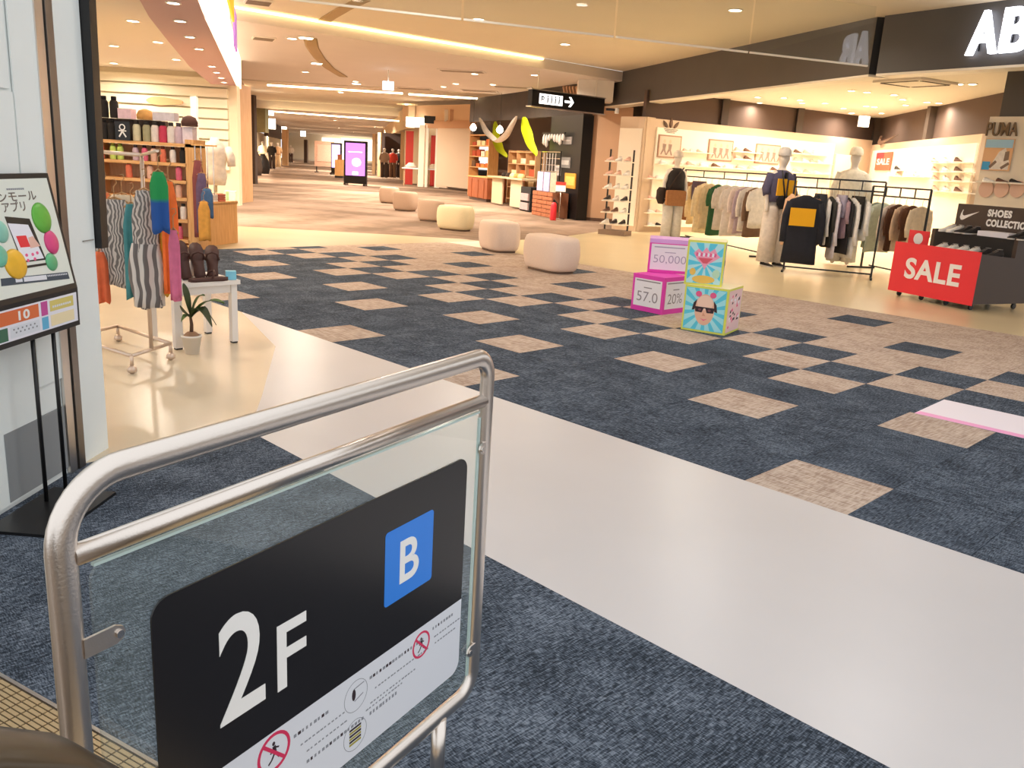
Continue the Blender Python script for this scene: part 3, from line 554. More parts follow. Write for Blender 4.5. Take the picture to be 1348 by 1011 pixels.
# ---- display boxes
def cube_thing(name, label, p0, p1, h, z0):
    """box standing on the floor edge p0 -> p1 (front), square plan"""
    p0, p1 = Vector((p0.x, p0.y, 0)), Vector((p1.x, p1.y, 0)); d = (p1 - p0); L = d.length; d.normalize(); n = Vector((-d.y, d.x, 0)); c = (p0 + p1) / 2 + n * (L / 2)
    return thing(name, label, 'display box', (c.x, c.y, z0), math.atan2(d.y, d.x), 'promotion boxes on the carpet'), L
def side_planes(L):
    e = L / 2; return Plane((-e, -e, 0), (1, 0, 0), Z), Plane((e, -e, 0), (0, 1, 0), Z), Plane((-e, e, 0), (0, -1, 0), Z), Plane((e, e, 0), (-1, 0, 0), Z)
def star_burst(pl, parent, a0, b0, a1, b1, m1, m2, rays=14):
    b = MB(); pl.rect(b, a0, b0, a1, b1, .0005, .001, 0); cx, cy = (a0 + a1) / 2, (b0 + b1) / 2; R = (a1 - a0) / 2
    def clip(t):
        c, s_ = math.cos(t), math.sin(t); k = min(R / max(abs(c), 1e-6), (b1 - b0) / 2 / max(abs(s_), 1e-6)); return (cx + c * k * .985, cy + s_ * k * .985)
    for k in range(rays): t = 2 * PI * k / rays; w = PI / rays * .55; pl.poly(b, [(cx, cy), clip(t - w), clip(t + w)], .0015, .0004, 1)
    return part('printed_panel', b, [m1, m2], parent)
def cartoon_face(pl, parent, cx, cy, r):
    b = MB(); pl.ell(b, cx, cy, r * .62, r * .95, .002, .0006, 0); pl.ell(b, cx, cy + r * .42, r * .5, r * .45, .0026, .0004, 1)
    for s_ in (-1, 1):
        pl.poly(b, [(cx + s_ * r * .52, cy + r * .6), (cx + s_ * r * .72, cy + r * .35), (cx + s_ * r * .8, cy - r * .1), (cx + s_ * r * .62, cy - r * .05)], .0022, .0005, 2)
        pl.ell(b, cx + s_ * r * .45, cy + r * .92, r * .2, r * .18, .0028, .0004, 3, 12)
        pl.poly(b, [(cx + s_ * r * .05, cy + r * .1), (cx + s_ * r * .62, cy + r * .12), (cx + s_ * r * .56, cy - r * .16), (cx + s_ * r * .16, cy - r * .18)], .0032, .0005, 2)
        pl.ell(b, cx + s_ * r * .3, cy - r * .02, r * .1, r * .07, .0038, .0003, 4, 10)
    pl.line(b, cx - r * .66, cy + r * .12, cx + r * .66, cy + r * .12, r * .07, .0032, .0005, 2); pl.poly(b, [(cx - r * .06, cy - .16 * r), (cx + r * .1, cy - .38 * r), (cx - r * .12, cy - .38 * r)], .003, .0004, 5)
    pl.poly(b, [(cx - r * .25, cy - r * .52), (cx, cy - r * .6), (cx + r * .25, cy - r * .52), (cx, cy - r * .68)], .003, .0004, 3)
    part('printed_face', b, [M['face'], M['facelight'], M['dkprint'], M['pinkp'], mat('lens_glint', '7a4a52', .3), mat('nose', 'd99a80', .6)], parent)
def box_body(root, L, H, edge, top):
    b = MB(); e = L / 2; b.prism([(x, y, 0) for x, y in rrect(-e, -e, e, e, .006, 2)], (0, 0, H), 0); part('carton', b, edge, root)
    b = MB(); b.prism([(x, y, H) for x, y in rrect(-e, -e, e, e, .006, 2)], (0, 0, .002), 0); part('top_panel', b, top, root)
bh = .41
YB, L = cube_thing('display_box', 'lower yellow edged cube printed with a face in sunglasses on blue rays', FL(895.8, 433), FL(953, 442), bh, 0); box_body(YB, L, bh, M['lime'], M['cream'])
f, r_, l_, k_ = side_planes(L); e = .018; q = star_burst(f, YB, e, e, L - e, bh - e, M['cyan'], M['cyan2']); cartoon_face(f, q, L / 2, bh * .5, bh * .36)
b = MB(); r_.rect(b, e, e, L - e, bh - e, .0005, .001, 0); qq = part('printed_panel', b, mat('blush_print', 'ecc9c9', .6), YB)
b = MB()
for k in range(26):
    a, z = random.uniform(.05, L - .09), random.uniform(.05, bh - .07); r_.poly(b, [(a, z), (a + random.uniform(.02, .06), z + .006), (a + random.uniform(.02, .05), z + random.uniform(.02, .04)), (a + .004, z + .022)], .0016, .0004, k % 3)
part('printed_splashes', b, [M['pinkp'], M['dkprint'], M['paper']], qq, kind='stuff')
p0, p1, p2 = FL(900, 374, bh), FL(949.6, 378.5, bh), FL(979, 377, bh)
YT, L = cube_thing('display_box', 'upper yellow edged cube with a pink splash print, stacked on another cube', p0, p1, bh, bh + .002); L2 = L; box_body(YT, L, .395, M['lime'], M['cream'])
f, r_, l_, k_ = side_planes(L); H2 = .395; q = star_burst(f, YT, e, e, L - e, H2 - e, mat('aqua_print', 'b9e6ea', .6), M['cyan'], 10)
b = MB(); f.poly(b, [(L * .18, H2 * .72), (L * .3, H2 * .82), (L * .4, H2 * .75), (L * .5, H2 * .86), (L * .6, H2 * .76), (L * .72, H2 * .84), (L * .8, H2 * .72), (L * .88, H2 * .66), (L * .7, H2 * .55), (L * .56, H2 * .47), (L * .5, H2 * .36), (L * .42, H2 * .48), (L * .28, H2 * .58)], .0024, .0006, 0)
f.poly(b, [(L * .3, H2 * .62), (L * .7, H2 * .62), (L * .55, H2 * .5), (L * .45, H2 * .5)], .003, .0004, 1)
for k in range(9): a = L * (.24 + .06 * k); f.poly(b, [(a, H2 * .66), (a + .016, H2 * .65), (a + .02, H2 * .72), (a + .003, H2 * .74)], .003, .0004, 2 if k % 2 else 3)
f.ell(b, L * .5, H2 * .14, L * .3, H2 * .09, .0024, .0005, 4); f.ell(b, L * .82, H2 * .28, L * .1, H2 * .1, .0024, .0005, 5); f.ell(b, L * .2, H2 * .3, L * .08, H2 * .08, .0024, .0005, 4)
part('printed_splash', b, [mat('rose_print', 'f2a0b8', .6), mat('coral_print', 'e0596a', .6), M['paper'], M['pinkp'], mat('gold_print', 'f0c25a', .6), mat('mint_print', 'bfe0c0', .6)], q)
q = star_burst(r_, YT, e, e, L - e, H2 - e, M['cyan'], M['cyan2']); cartoon_face(r_, q, L / 2, H2 * .5, H2 * .38)
PBx, L = cube_thing('display_box', 'lower magenta cube with white price panels reading 20', FL(840, 407), FL(871, 414.6), .36, 0)
p0, p1 = FL(871, 414.6), FL(899, 411); d = (p1 - p0); d.z = 0; d.normalize(); n = Vector((-d.y, d.x, 0)); L = .40; c = p0 + d * L / 2 + n * L / 2; PBx.location = (c.x, c.y, 0); PBx.rotation_euler = (0, 0, math.atan2(d.y, d.x))
box_body(PBx, L, .365, M['pinkbox'], M['pinkbox']); f, r_, l_, k_ = side_planes(L)
for pl, tx, aw in ((f, '20%', .24), (l_, '57.0', .26)):
    b = MB(); pl.rect(b, .03, .05, L - .03, .325, .0005, .001); q = part('price_panel', b, M['paper'], PBx)
    part('lettering', pl.text(tx, .07, .10, aw, .10, .0017, .0005, -.005), mat('price_grey', '8e8792', .6), q)
    b = MB(); pl.rect(b, .05, .30, L - .05, .312, .0017, .0004); pl.rect(b, .15, .235, .25, .245, .0017, .0004); part('small_print', b, MATS['price_grey'], q)
p0, p1 = FL(852, 357.5, .37), FL(905, 361.5, .37)
PT, L = cube_thing('display_box', 'upper lilac topped cube with a price panel reading 50,000', p0, p1, .36, .369); L = min(L, .42); box_body(PT, L, .34, M['pinkbox'], M['lilac']); f, r_, l_, k_ = side_planes(L)
b = MB(); f.rect(b, 0, .30, L, .34, .0005, .001, 0); part('lilac_band', b, M['lilac'], PT)
b = MB(); f.rect(b, .02, .03, L - .02, .29, .0005, .001); q = part('price_panel', b, M['paper'], PT); part('lettering', f.text('50,000', .05, .09, .33, .09, .0017, .0005, -.008), mat('price_lilac', 'a9a4bd', .6), q)
b = MB(); f.rect(b, .05, .255, L - .05, .266, .0017, .0004); f.rect(b, .16, .205, .27, .213, .0017, .0004); part('small_print', b, MATS['price_lilac'], q)

# ---- benches
def bench(label, c, sx, sy, h, rz, m, group='rounded benches along the corridor'):
    t = thing('bench', label, 'bench', (c[0], c[1], 0), rz, group); rings = []; N = 36
    def ring(k, z): 
        out = []
        for i in range(N):
            a = 2 * PI * i / N; ca, sa = math.cos(a), math.sin(a); p = 2 / 3.6
            out.append(Vector((math.copysign(abs(ca) ** p, ca) * sx / 2 * k, math.copysign(abs(sa) ** p, sa) * sy / 2 * k, z)))
        return out
    for k, z in ((.84, .03), (.90, .05), (.95, .10), (.99, .19), (1., h * .52), (.99, h * .72), (.96, h * .86), (.91, h * .95), (.83, h * .985), (.68, h), (.3, h)): rings.append(ring(k, z))
    b = MB(); b.loft(rings); part('cushion', b, m, t); b = MB(); b.loft([ring(.80, 0), ring(.80, .032)], smooth=False); part('plinth', b, M['benchfoot'], t); return t
bench('pinkish beige rounded bench nearest the promotion boxes', (.42, 11.42), .86, .5, .47, math.atan2(-.74, .52), M['bench'])
bench('pinkish beige rounded bench between the cream bench and the one by the boxes', (-.34, 13.62), .80, .52, .47, math.atan2(-1.05, .5), M['bench'])
c = FL(598, 304); bench('cream yellow rounded bench', (c.x, c.y + .2), .74, .48, .48, math.atan2(-.35, .7), M['bench2'])
c = FL(566, 292); bench('taupe rounded bench partly hidden by the cream bench', (c.x, c.y + .2), .58, .45, .46, -.3, M['bench3'])
c = FL(532, 278); bench('taupe rounded bench on the corridor carpet with both ends clear', (c.x, c.y + .2), .62, .45, .48, -.35, M['bench3'])
c = FL(511, 268); bench('small taupe rounded bench farthest down the corridor', (c.x, c.y + .2), .55, .45, .46, -.3, M['bench3'])

# ================================================================ GARMENTS, SHOES, MANNEQUINS
def garment_parts(w, h, thick, sleeve, seed, hook=.12):
    """top on a hanger: local origin at the hook's top, shoulders along x"""
    R = random.Random(seed); N = 20; ph = [R.uniform(0, 6.28) for _ in range(4)]; k1, k2 = R.choice((4, 5, 6)), R.choice((7, 8, 9)); b = MB(); rings = []
    prof = ((.0, .16, .35), (.03, .42, .6), (.07, .80, .8), (.12, .94, .9), (.30, .86, 1.0), (.55, .84, 1.05), (.8, .88, 1.1), (1.0, .92, 1.15))
    for f, ww, tt in prof:
        z = -hook - (f * .5 * min(1, .5) + 0 if False else f * h); rr = []
        amp = .18 * f
        for i in range(N):
            a = 2 * PI * i / N; k = 1 + amp * (math.sin(k1 * a + ph[0]) * .7 + math.sin(k2 * a + ph[1]) * .5)
            rr.append(Vector((math.cos(a) * w / 2 * ww * (1 + amp * .2 * math.sin(3 * a + ph[2])), math.sin(a) * thick / 2 * tt * k, z + .012 * f * math.sin(2 * a + ph[3]))))
        rings.append(rr)
    b.loft(rings); out = [('body', b)]
    for s_ in (-1, 1):
        if sleeve > 0:
            b = MB(); x = s_ * w * .43; b.tube([(x * .9, 0, -hook - .085 * h - .02), (x * 1.06, .005, -hook - .12 * h - sleeve * .3), (x * 1.1, .01, -hook - .1 * h - sleeve * .7), (x * 1.1, -.01, -hook - .08 * h - sleeve)], [.055, .062, .056, .05], 10, r2=thick * .42); out.append(('sleeve', b))
    b = MB(); b.tube([(0, 0, -hook - .02), (0, 0, -.05), (.018, 0, -.03), (.022, 0, -.012), (.008, 0, 0), (-.008, 0, -.006)], .003, 6); b.tube([(-w * .38, 0, -hook - .06), (0, 0, -hook - .01), (w * .38, 0, -hook - .06)], .006, 6); out.append(('hanger', b)); return out
HANG = mat('hanger_wood', 'b88a5a', .5)
def hang(name, label, cat, loc, rz, w, h, thick, sleeve, m, group, seed, extra=None):
    t = thing(name, label, cat, loc, rz, group)
    for n_, b in garment_parts(w, h, thick, sleeve, seed): part(n_, b, HANG if n_ == 'hanger' else m, t)
    if extra: extra(t, w, h, thick)
    return t
def trousers(name, label, loc, rz, w, h, m, group, seed):
    t = thing(name, label, 'trousers', loc, rz, group); R = random.Random(seed)
    for s_ in (-1, 1):
        b = MB(); b.tube([(s_ * w * .2, 0, -.1), (s_ * w * .23, .004, -.1 - h * .3), (s_ * w * .25, -.006, -.1 - h * .7), (s_ * w * .25, 0, -.1 - h)], [w * .27, w * .26, w * .22, w * .2], 12, r2=.045); part('leg', b, m, t)
    b = MB(); b.tube([(0, 0, -.09), (0, 0, -.16)], w * .48, 14, r2=.05); part('waistband', b, m, t)
    b = MB(); b.tube([(0, 0, -.1), (0, 0, -.04), (.018, 0, -.025), (.014, 0, 0), (-.006, 0, -.004)], .003, 6); b.tube([(-w * .4, 0, -.095), (w * .4, 0, -.095)], .005, 6); part('hanger', b, HANG, t); return t
def rack(name, label, A, B, zt, zb, depth, m, group=None):
    A, B = Vector((A.x, A.y, 0)), Vector((B.x, B.y, 0)); d = (B - A); L = d.length; d.normalize(); c = (A + B) / 2
    t = thing(name, label, 'clothes rack', c, math.atan2(d.y, d.x), group); e = L / 2; r = .013
    for z in (zt, zb): b = MB(); b.bar((-e, 0, z), (e, 0, z), .024, .024); part('rail', b, m, t)
    for x in (-e, e): b = MB(); b.bar((x, 0, .03), (x, 0, zt), .026, .026); part('post', b, m, t); b = MB(); b.bar((x, -depth / 2, .015), (x, depth / 2, .015), .03, .03); part('foot', b, m, t)
    for k in range(1, 4): b = MB(); x = -e + L * k / 4; b.bar((x, 0, zb), (x, 0, zt), .016, .016); part('strut', b, m, t)
    b = MB(); b.bar((-e, depth * .3, .05), (e, depth * .3, .05), .022, .022); part('base_bar', b, m, t); return t
def along(A, B, px):                               # point on the floor line A-B seen in column px
    f = Frame(A, B); return f.px(px, 250)
R1A, R1B = AT(901, 240, 18.6), FL(1003, 339); R2A, R2B = FL(1031, 356), FL(1146, 367); R3A, R3B = AT(1150, 246, 14.3), AT(1227, 248, 12.9)
rack('clothes_rack', 'black clothes rack between the two front mannequins', R1A, R1B, 1.42, 1.29, .5, M['black'], 'black garment racks'); RK2 = rack('clothes_rack', 'black clothes rack holding the navy and yellow jacket', R2A, R2B, 1.40, 1.26, .55, M['black'], 'black garment racks'); rack('clothes_rack', 'black clothes rack behind the red sale table', R3A, R3B, 1.33, 1.19, .5, M['black'], 'black garment racks')
def front_arm(t, p, q):
    R_ = Matrix.Rotation(-t.rotation_euler.z, 3, 'Z'); b = MB(); b.bar(R_ @ (Vector(p) - t.location), R_ @ (Vector(q) - t.location), .018, .018); part('front_arm', b, M['black'], t)
def stripe_extra(mm):
    def f(t, w, h, th):
        b = MB(); b.box((-.02, -th * .56, -.12 - h * .32), (w * .66, .012, h * .26)); part('yellow_panel', b, mm, t, 'yellow chest panel')
    return f
YEL = mat('yellow_cloth', 'f2b31c', .85)
def hang_row(A, B, rail_z, items, grp, face=0.):
    f = Frame(A, B); base = math.atan2((B - A).y, (B - A).x) + PI / 2
    for i, (kind, px, y0, y1, col, w, sl, label) in enumerate(items):
        p = along(A, B, px); D = p.y * .967 + .35; h = (y1 - y0) / FPX * D; p.z = rail_z + .012; rz = base + face + random.uniform(-.1, .1)
        ex = None
        if 'yellow' in label and kind == 'j' and 'chest' in label: ex = stripe_extra(YEL); rz = -.34; q0 = p - Z * .012; p = p + Vector((-.10, -.32, 0)); front_arm(RK2, q0, p - Z * .012)
        if kind == 'p': trousers('trousers', label, p, rz, w, h, cloth(col), grp, i * 7)
        else: hang({'j': 'jacket', 't': 'shirt', 'd': 'dress'}[kind], label, {'j': 'jacket', 't': 'shirt', 'd': 'dress'}[kind], p, rz, w, h, .065 if kind == 't' else .075, sl * h, cloth(col), grp, i * 13 + int(px), ex)
hang_row(R1A, R1B, 1.29, [
 ('j', 905, 240, 284, '6b4a35', .46, .75, 'dark brown jacket at the mannequin end of the rack'), ('j', 911, 240, 288, '9c6b48', .46, .75, 'reddish brown jacket next to the dark brown one'), ('j', 918, 240, 293, 'e6cfa4', .46, .75, 'light beige long jacket hanging on the rack'),
 ('p', 920, 288, 311, '5a4a5a', .34, 0, 'plum grey trousers below the beige jackets'), ('j', 928, 240, 303, 'ecdcb8', .48, .6, 'cream long coat hanging on the rack'), ('j', 936, 242, 300, 'dfc7a0', .46, .6, 'sand coloured jacket behind the green dress'),
 ('d', 945, 246, 311, '2c5a38', .42, .35, 'dark green dress hanging on the rack'), ('t', 956, 247, 304, 'cfc6bc', .5, .45, 'stone grey tee shirt behind the pale grey one'), ('t', 968, 246, 310, 'dcd5cf', .56, .4, 'large pale grey tee shirt hanging on the rack'), ('t', 978, 247, 306, 'e8d8d0', .5, .5, 'pinkish white shirt after the pale grey tee shirt'),
 ('t', 984, 248, 308, 'b8a4b0', .48, .6, 'mauve grey shirt hanging on the rack'), ('t', 989, 248, 304, 'e9e2da', .48, .6, 'white shirt beside the mauve grey shirt'), ('j', 996, 249, 312, '7d604c', .46, .6, 'brown jacket at the end by the tall mannequin'), ('t', 1001, 249, 300, 'ede5da', .46, .5, 'off white shirt at the rack end by the tall mannequin')], 'garments on the first black rack', 0.15)
hang_row(R2A, R2B, 1.26, [
 ('j', 1044, 250, 315, 'd8b090', .44, .7, 'tan jacket at the mannequin end of the second rack'), ('j', 1053, 250, 312, 'e6cdb4', .44, .6, 'pale tan jacket behind the navy and yellow one'), ('j', 1063, 252, 337, '20222c', .54, .62, 'navy jacket with a yellow chest panel'), ('t', 1076, 254, 333, '26262c', .5, .7, 'black long sleeved shirt beside the navy jacket'),
 ('p', 1082, 300, 352, '2f3138', .42, 0, 'charcoal long trousers on the second rack'), ('t', 1089, 252, 312, 'ece6e0', .5, .75, 'white long sleeved shirt beside a black one'), ('t', 1096, 254, 318, '3a3834', .5, .6, 'charcoal jersey between two white shirts'), ('t', 1104, 252, 330, 'e6dee6', .5, .7, 'lilac white long shirt on the second rack'),
 ('p', 1110, 320, 347, 'aaa2b4', .42, 0, 'grey lilac shorts hanging low on the rack'), ('t', 1112, 254, 305, 'a98d98', .48, .55, 'mauve tee shirt on the second rack'), ('j', 1118, 254, 325, '2a272a', .48, .6, 'black jacket between mauve and white shirts'), ('t', 1126, 252, 328, 'f0ece8', .5, .7, 'bright white long shirt on the second rack'), ('p', 1132, 300, 340, '2c2824', .4, 0, 'black trousers near the end of the second rack'), ('j', 1141, 254, 306, 'e8e6e2', .54, .8, 'white zip jacket with full sleeves at the rack end')], 'garments on the second black rack', .35)
hang_row(R3A, R3B, 1.19, [
 ('t', 1158, 264, 322, '8f9a8c', .5, .4, 'dark sage shirt behind the pale sage shirt'), ('t', 1166, 264, 327, 'bcc7b8', .6, .45, 'pale sage green shirt on the rack behind the sale table'), ('t', 1180, 266, 327, 'ecdcd0', .5, .7, 'pinkish white shirt beside the sage shirt'), ('j', 1187, 266, 325, '573829', .48, .6, 'dark brown jacket beside the pinkish shirt'),
 ('j', 1196, 267, 325, 'e2c4a8', .5, .7, 'pale tan jacket between two brown jackets'), ('j', 1206, 267, 312, '62402f', .48, .6, 'chocolate brown jacket beside the cream jacket'), ('j', 1218, 267, 318, 'ead4b4', .52, .7, 'cream jacket at the end over the sale table')], 'garments on the rack behind the sale table', .3)
# ---- shoes
def shoe_mesh(name, up, sole, lace):
    b = MB(); st = ((0, .028, .075), (.03, .036, .10), (.07, .036, .088), (.12, .038, .075), (.17, .044, .055), (.22, .046, .042), (.26, .038, .034), (.285, .016, .024))
    def ringx(x, w, z0, z1): return [Vector((x, w * c_, z0 + (z1 - z0) * q)) for c_, q in ((-1, 0), (-1.04, .35), (-.8, .8), (-.35, 1), (.35, 1), (.8, .8), (1.04, .35), (1, 0))]
    b.loft([ringx(x, w, .018, h) for x, w, h in st], mi=0); b.loft([ringx(x - .003, w * 1.06, 0, .024) for x, w, h in st], mi=1)
    b.box((.045, 0, .098), (.05, .044, .006), 2)
    for k in range(4): x = .095 + k * .02; b.box((x, 0, .085 - k * .009), (.006, .045, .004), 2)
    return b.mesh(name, [up, sole, lace])
SW = shoe_mesh('white_shoe', cloth('ece8e2'), cloth('f4f1ea'), cloth('b0a8a0')); SK = shoe_mesh('black_shoe', cloth('2b2625'), cloth('d8d0c8'), cloth('8a8480')); SP = shoe_mesh('pink_shoe', cloth('e3b7a4'), cloth('f2e8dc'), cloth('c89888')); SBl = shoe_mesh('brown_shoe', cloth('6d4c3c'), cloth('e2d4c4'), cloth('3a2a22'))
def shoe(me, loc, rz, label, group, s=1.):
    if label.split()[0] not in ('white', 'black'): label = me.name.split('_')[0] + ' ' + label; group = me.name.split('_')[0] + ' ' + group
    o = bpy.data.objects.new('shoe', me); COL.objects.link(o); o.location = loc; o.rotation_euler = (0, 0, rz); o.scale = (s, s, s); return tag(o, label, 'shoe', group)
# ---- mannequins
def mannequin(label, loc, rz, H, pose='stand'):
    t = thing('mannequin', label, 'mannequin', loc, rz, 'shop mannequins'); k = H / 1.75
    V = [(0, 0, .93, .135), (0, 0, 1.06, .115), (0, -.01, 1.22, .14), (0, 0, 1.38, .12), (0, .0, 1.47, .05), (0, -.005, 1.53, .055), (0, -.025, 1.60, .088), (0, -.012, 1.69, .092),
         (.17, .0, 1.38, .06), (.23, .01, 1.15, .042), (.235, -.05, .92, .034), (.235, -.07, .82, .03), (-.17, 0, 1.38, .06), (-.23, .01, 1.15, .042), (-.235, -.05, .92, .034), (-.235, -.07, .82, .03),
         (.095, 0, .84, .10), (.1, -.01, .50, .062), (.105, .02, .10, .042), (.11, -.10, .035, .036), (-.095, 0, .84, .10), (-.1, -.01, .50, .062), (-.105, .02, .10, .042), (-.11, -.10, .035, .036)]
    E = [(0, 1), (1, 2), (2, 3), (3, 4), (4, 5), (5, 6), (6, 7), (3, 8), (8, 9), (9, 10), (10, 11), (3, 12), (12, 13), (13, 14), (14, 15), (0, 16), (16, 17), (17, 18), (18, 19), (0, 20), (20, 21), (21, 22), (22, 23)]
    me = bpy.data.meshes.new('body'); me.from_pydata([(x * k, y * k, z * k) for x, y, z, r in V], E, []); me.materials.append(M['skin'])
    o = bpy.data.objects.new('body', me); COL.objects.link(o); o.parent = t
    o.modifiers.new('skin', 'SKIN'); sv = me.skin_vertices[0].data
    for i, (x, y, z, r) in enumerate(V): sv[i].radius = (r * k, r * k * (.72 if i in (0, 1, 2, 3) else 1)); sv[i].use_root = i == 0
    o.modifiers['skin'].use_smooth_shade = True; ss = o.modifiers.new('sub', 'SUBSURF'); ss.levels = ss.render_levels = 1
    return t, k
def wear_top(t, k, m, z0, z1, sleeve, w=.23, th=.15):
    b = MB(); b.loft([[Vector((math.cos(a) * ww * k, math.sin(a) * tt * k, z * k)) for a in [2 * PI * i / 20 for i in range(20)]] for ww, tt, z in ((w, th, z0), (w * .98, th * 1.02, z0 + .1), (w * .93, th, (z0 + z1) / 2), (w * .98, th, z1 - .12), (w * .9, th * .8, z1 - .04), (.09, .08, z1 + .03))]); tp = part('top', b, m, t)
    for s_ in (-1, 1):
        if sleeve: b = MB(); b.tube([(s_ * .17 * k, 0, 1.39 * k), (s_ * .235 * k, .01 * k, 1.17 * k), (s_ * .245 * k, -.04 * k, (1.38 - sleeve) * k)], [.075 * k, .07 * k, .062 * k], 12); part('sleeve', b, m, t)
    return tp
def wear_trousers(t, k, m, wide, zb=.06):
    for s_ in (-1, 1): b = MB(); b.tube([(s_ * .075 * k, 0, 1.0 * k), (s_ * .1 * k, 0, .82 * k), (s_ * .105 * k, -.01 * k, .5 * k), (s_ * .11 * k, .0, zb * k)], [.10 * k, .118 * k, wide * k, wide * 1.02 * k], 14); part('trouser_leg', b, m, t)
def wear_cap(t, k, m):
    b = MB(); b.lathe([(.098 * k, 1.66 * k), (.1 * k, 1.70 * k), (.088 * k, 1.75 * k), (.05 * k, 1.785 * k), (.01 * k, 1.79 * k)], (0, -.015 * k, 0), 16); b.prism([(math.cos(a) * .095 * k, (-.03 - .145 * max(0, math.sin(a))) * k, 1.665 * k) for a in [PI * i / 10 for i in range(11)]], (0, 0, .008)); part('cap', b, m, t)
def wear_shoes(t, k, me):
    for s_ in (-1, 1): o = bpy.data.objects.new('shoe', me); COL.objects.link(o); o.parent = t; o.location = (s_ * .11 * k, .07 * k, 0); o.rotation_euler = (0, 0, -PI / 2)
c = FL(1013, 350); t, k = mannequin('mannequin in a navy top with yellow panel and long pale trousers', c, .35, 1.80); wear_top(t, k, cloth('55506a'), .98, 1.42, .30); wear_trousers(t, k, cloth('ddd3ca'), .13, .07); wear_cap(t, k, cloth('d6cfc9')); wear_shoes(t, k, SK)
b = MB(); b.box((-.09 * k, -.165 * k, 1.20 * k), (.16 * k, .02, .25 * k)); b.box((.1 * k, -.165 * k, 1.18 * k), (.14 * k, .02, .26 * k)); part('yellow_panel', b, YEL, t, 'two yellow chest panels')
b = MB(); b.loft([[Vector((.02 + math.cos(a) * w_ * k, -.15 * k + math.sin(a) * .05, z_ * k)) for a in [2 * PI * i / 14 for i in range(14)]] for w_, z_ in ((.08, .88), (.15, .94), (.17, 1.02), (.12, 1.08))]); part('waist_bag', b, cloth('1e1c22'), t, 'black waist bag')
b = MB(); b.box((-.02, -.15 * k, 1.19 * k), (.03, .05, .46 * k)); b.tube([(-.10 * k, -.14 * k, 1.45 * k), (-.08 * k, -.19 * k, 1.25 * k), (-.02, -.2 * k, 1.0 * k)], .012, 8); part('strap', b, M['black'], t)
c = AT(889, 240, 17.3); c.z = 0; t, k = mannequin('mannequin in a black vest and white trousers with a brown bag', c, .25, 1.74); wear_top(t, k, cloth('2e2826'), 1.0, 1.42, 0, .2, .14); wear_trousers(t, k, cloth('ddd9d2'), .10, .05); wear_cap(t, k, cloth('e8ded2'))
b = MB(); b.prism([(x, -.22, z) for x, z in rrect(-.24, .72, .16, 1.02, .04)], (0, .08, 0)); part('shoulder_bag', b, cloth('a8744a'), t, 'brown leather shoulder bag'); b = MB(); b.tube([(-.22, -.18, 1.0), (-.05, -.17, 1.28), (.13, -.05, 1.45)], .014, 8); part('strap', b, cloth('3a2a22'), t); b = MB(); b.loft([[Vector((-.27 + math.cos(a) * w_, math.sin(a) * .1, z_)) for a in [2 * PI * i / 12 for i in range(12)]] for w_, z_ in ((.04, .74), (.10, .84), (.10, 1.0), (.05, 1.06))]); part('jacket_bundle', b, cloth('342620'), t)
c = AT(1122, 240, 14.6); t, k = mannequin('white capped mannequin standing behind the second clothes rack', (c.x, c.y, 0), -.5, 1.9); wear_top(t, k, cloth('e8e2d2'), .95, 1.42, .5); wear_trousers(t, k, cloth('d9d4cc'), .11); wear_cap(t, k, cloth('f2e8d4'))

# ================================================================ RIGHT SHOP: walls, emblems, shoes
LITP = mat('lit_panel', 'fff4e2', .6)
def fpart(name, fr, rects, m, parent, label=None):
    b = MB()
    for r in rects: fr.box(b, *r)
    return part(name, b, m, parent, label)
def frame_plane(fr, t=0.): return Plane(fr.pt(0, 0, t), fr.d if fr.d.cross(Z).dot(fr.n) > 0 else -fr.d, Z)
a1 = WA.sz(1092, 230)[0]; b = MB(); WA.boxm(b, .30, a1, .12, 2.30, 0, .04); PNA = part('light_panel', b, LITP, WALLA, 'bright white back panel for shoes')
b = MB(); WA.boxm(b, a1 + .1, a1 + .75, .3, 2.05, 0, .05); part('light_panel', b, LITP, WALLA)
b = MB(); WA.boxm(b, a1 + .95, WA.L - .5, 0, 1.95, 0, .02); part('fitting_room_door', b, mat('door_tan', 'c9a57e', .6), WALLA, 'tan fitting room opening')
WAP = frame_plane(WA, .045)
def poster(px0, py0, px1, py1, k):
    a0, a1_, z0, z1 = WA.rect(px0, py0, px1, py1, .05); t = thing('framed_poster', ('pale pink sports photo print beside the emblem', 'framed print of a runner between shoe shelves', 'framed print of two figures above the tall mannequin')[k], 'poster', WA.pt((a0 + a1_) / 2, z0, .05)); o = WA.pt((a0 + a1_) / 2, z0, .05)
    b = MB(); WA.boxm(b, a0, a1_, z0, z1, .04, .065, 0, o); part('frame', b, mat('frame_beige', 'a8826a', .5), t)
    b = MB(); WA.boxm(b, a0 + .03, a1_ - .03, z0 + .03, z1 - .03, .065, .068, 0, o); q = part('print_sheet', b, mat('print_pale', 'e6c4b0', .5), t)
    b = MB(); R = random.Random(k + 3); w = a1_ - a0; h = z1 - z0
    pl = Plane(WA.pt(a0, z0, .0685) - o, WAP.ux, Z)
    for j in range(2 + k):
        x = w * (.25 + .25 * j); pl.ell(b, x, h * .72, .035, .045, 0, .002, 0, 10); pl.poly(b, [(x - .05, h * .62), (x + .06, h * .6), (x + .04, h * .35), (x + .09, h * .12), (x + .05, h * .12), (x, h * .32), (x - .07, h * .12), (x - .1, h * .14), (x - .04, h * .4)], 0, .002, 1)
    pl.rect(b, .04, .05, w - .04, h * .12, 0, .001, 2); part('printed_figures', b, [M['face'], cloth('9c8478'), cloth('e8c9b8')], q)
poster(866, 178, 896, 208, 0); poster(932, 184, 964, 212, 1); poster(994, 190, 1026, 216, 2)
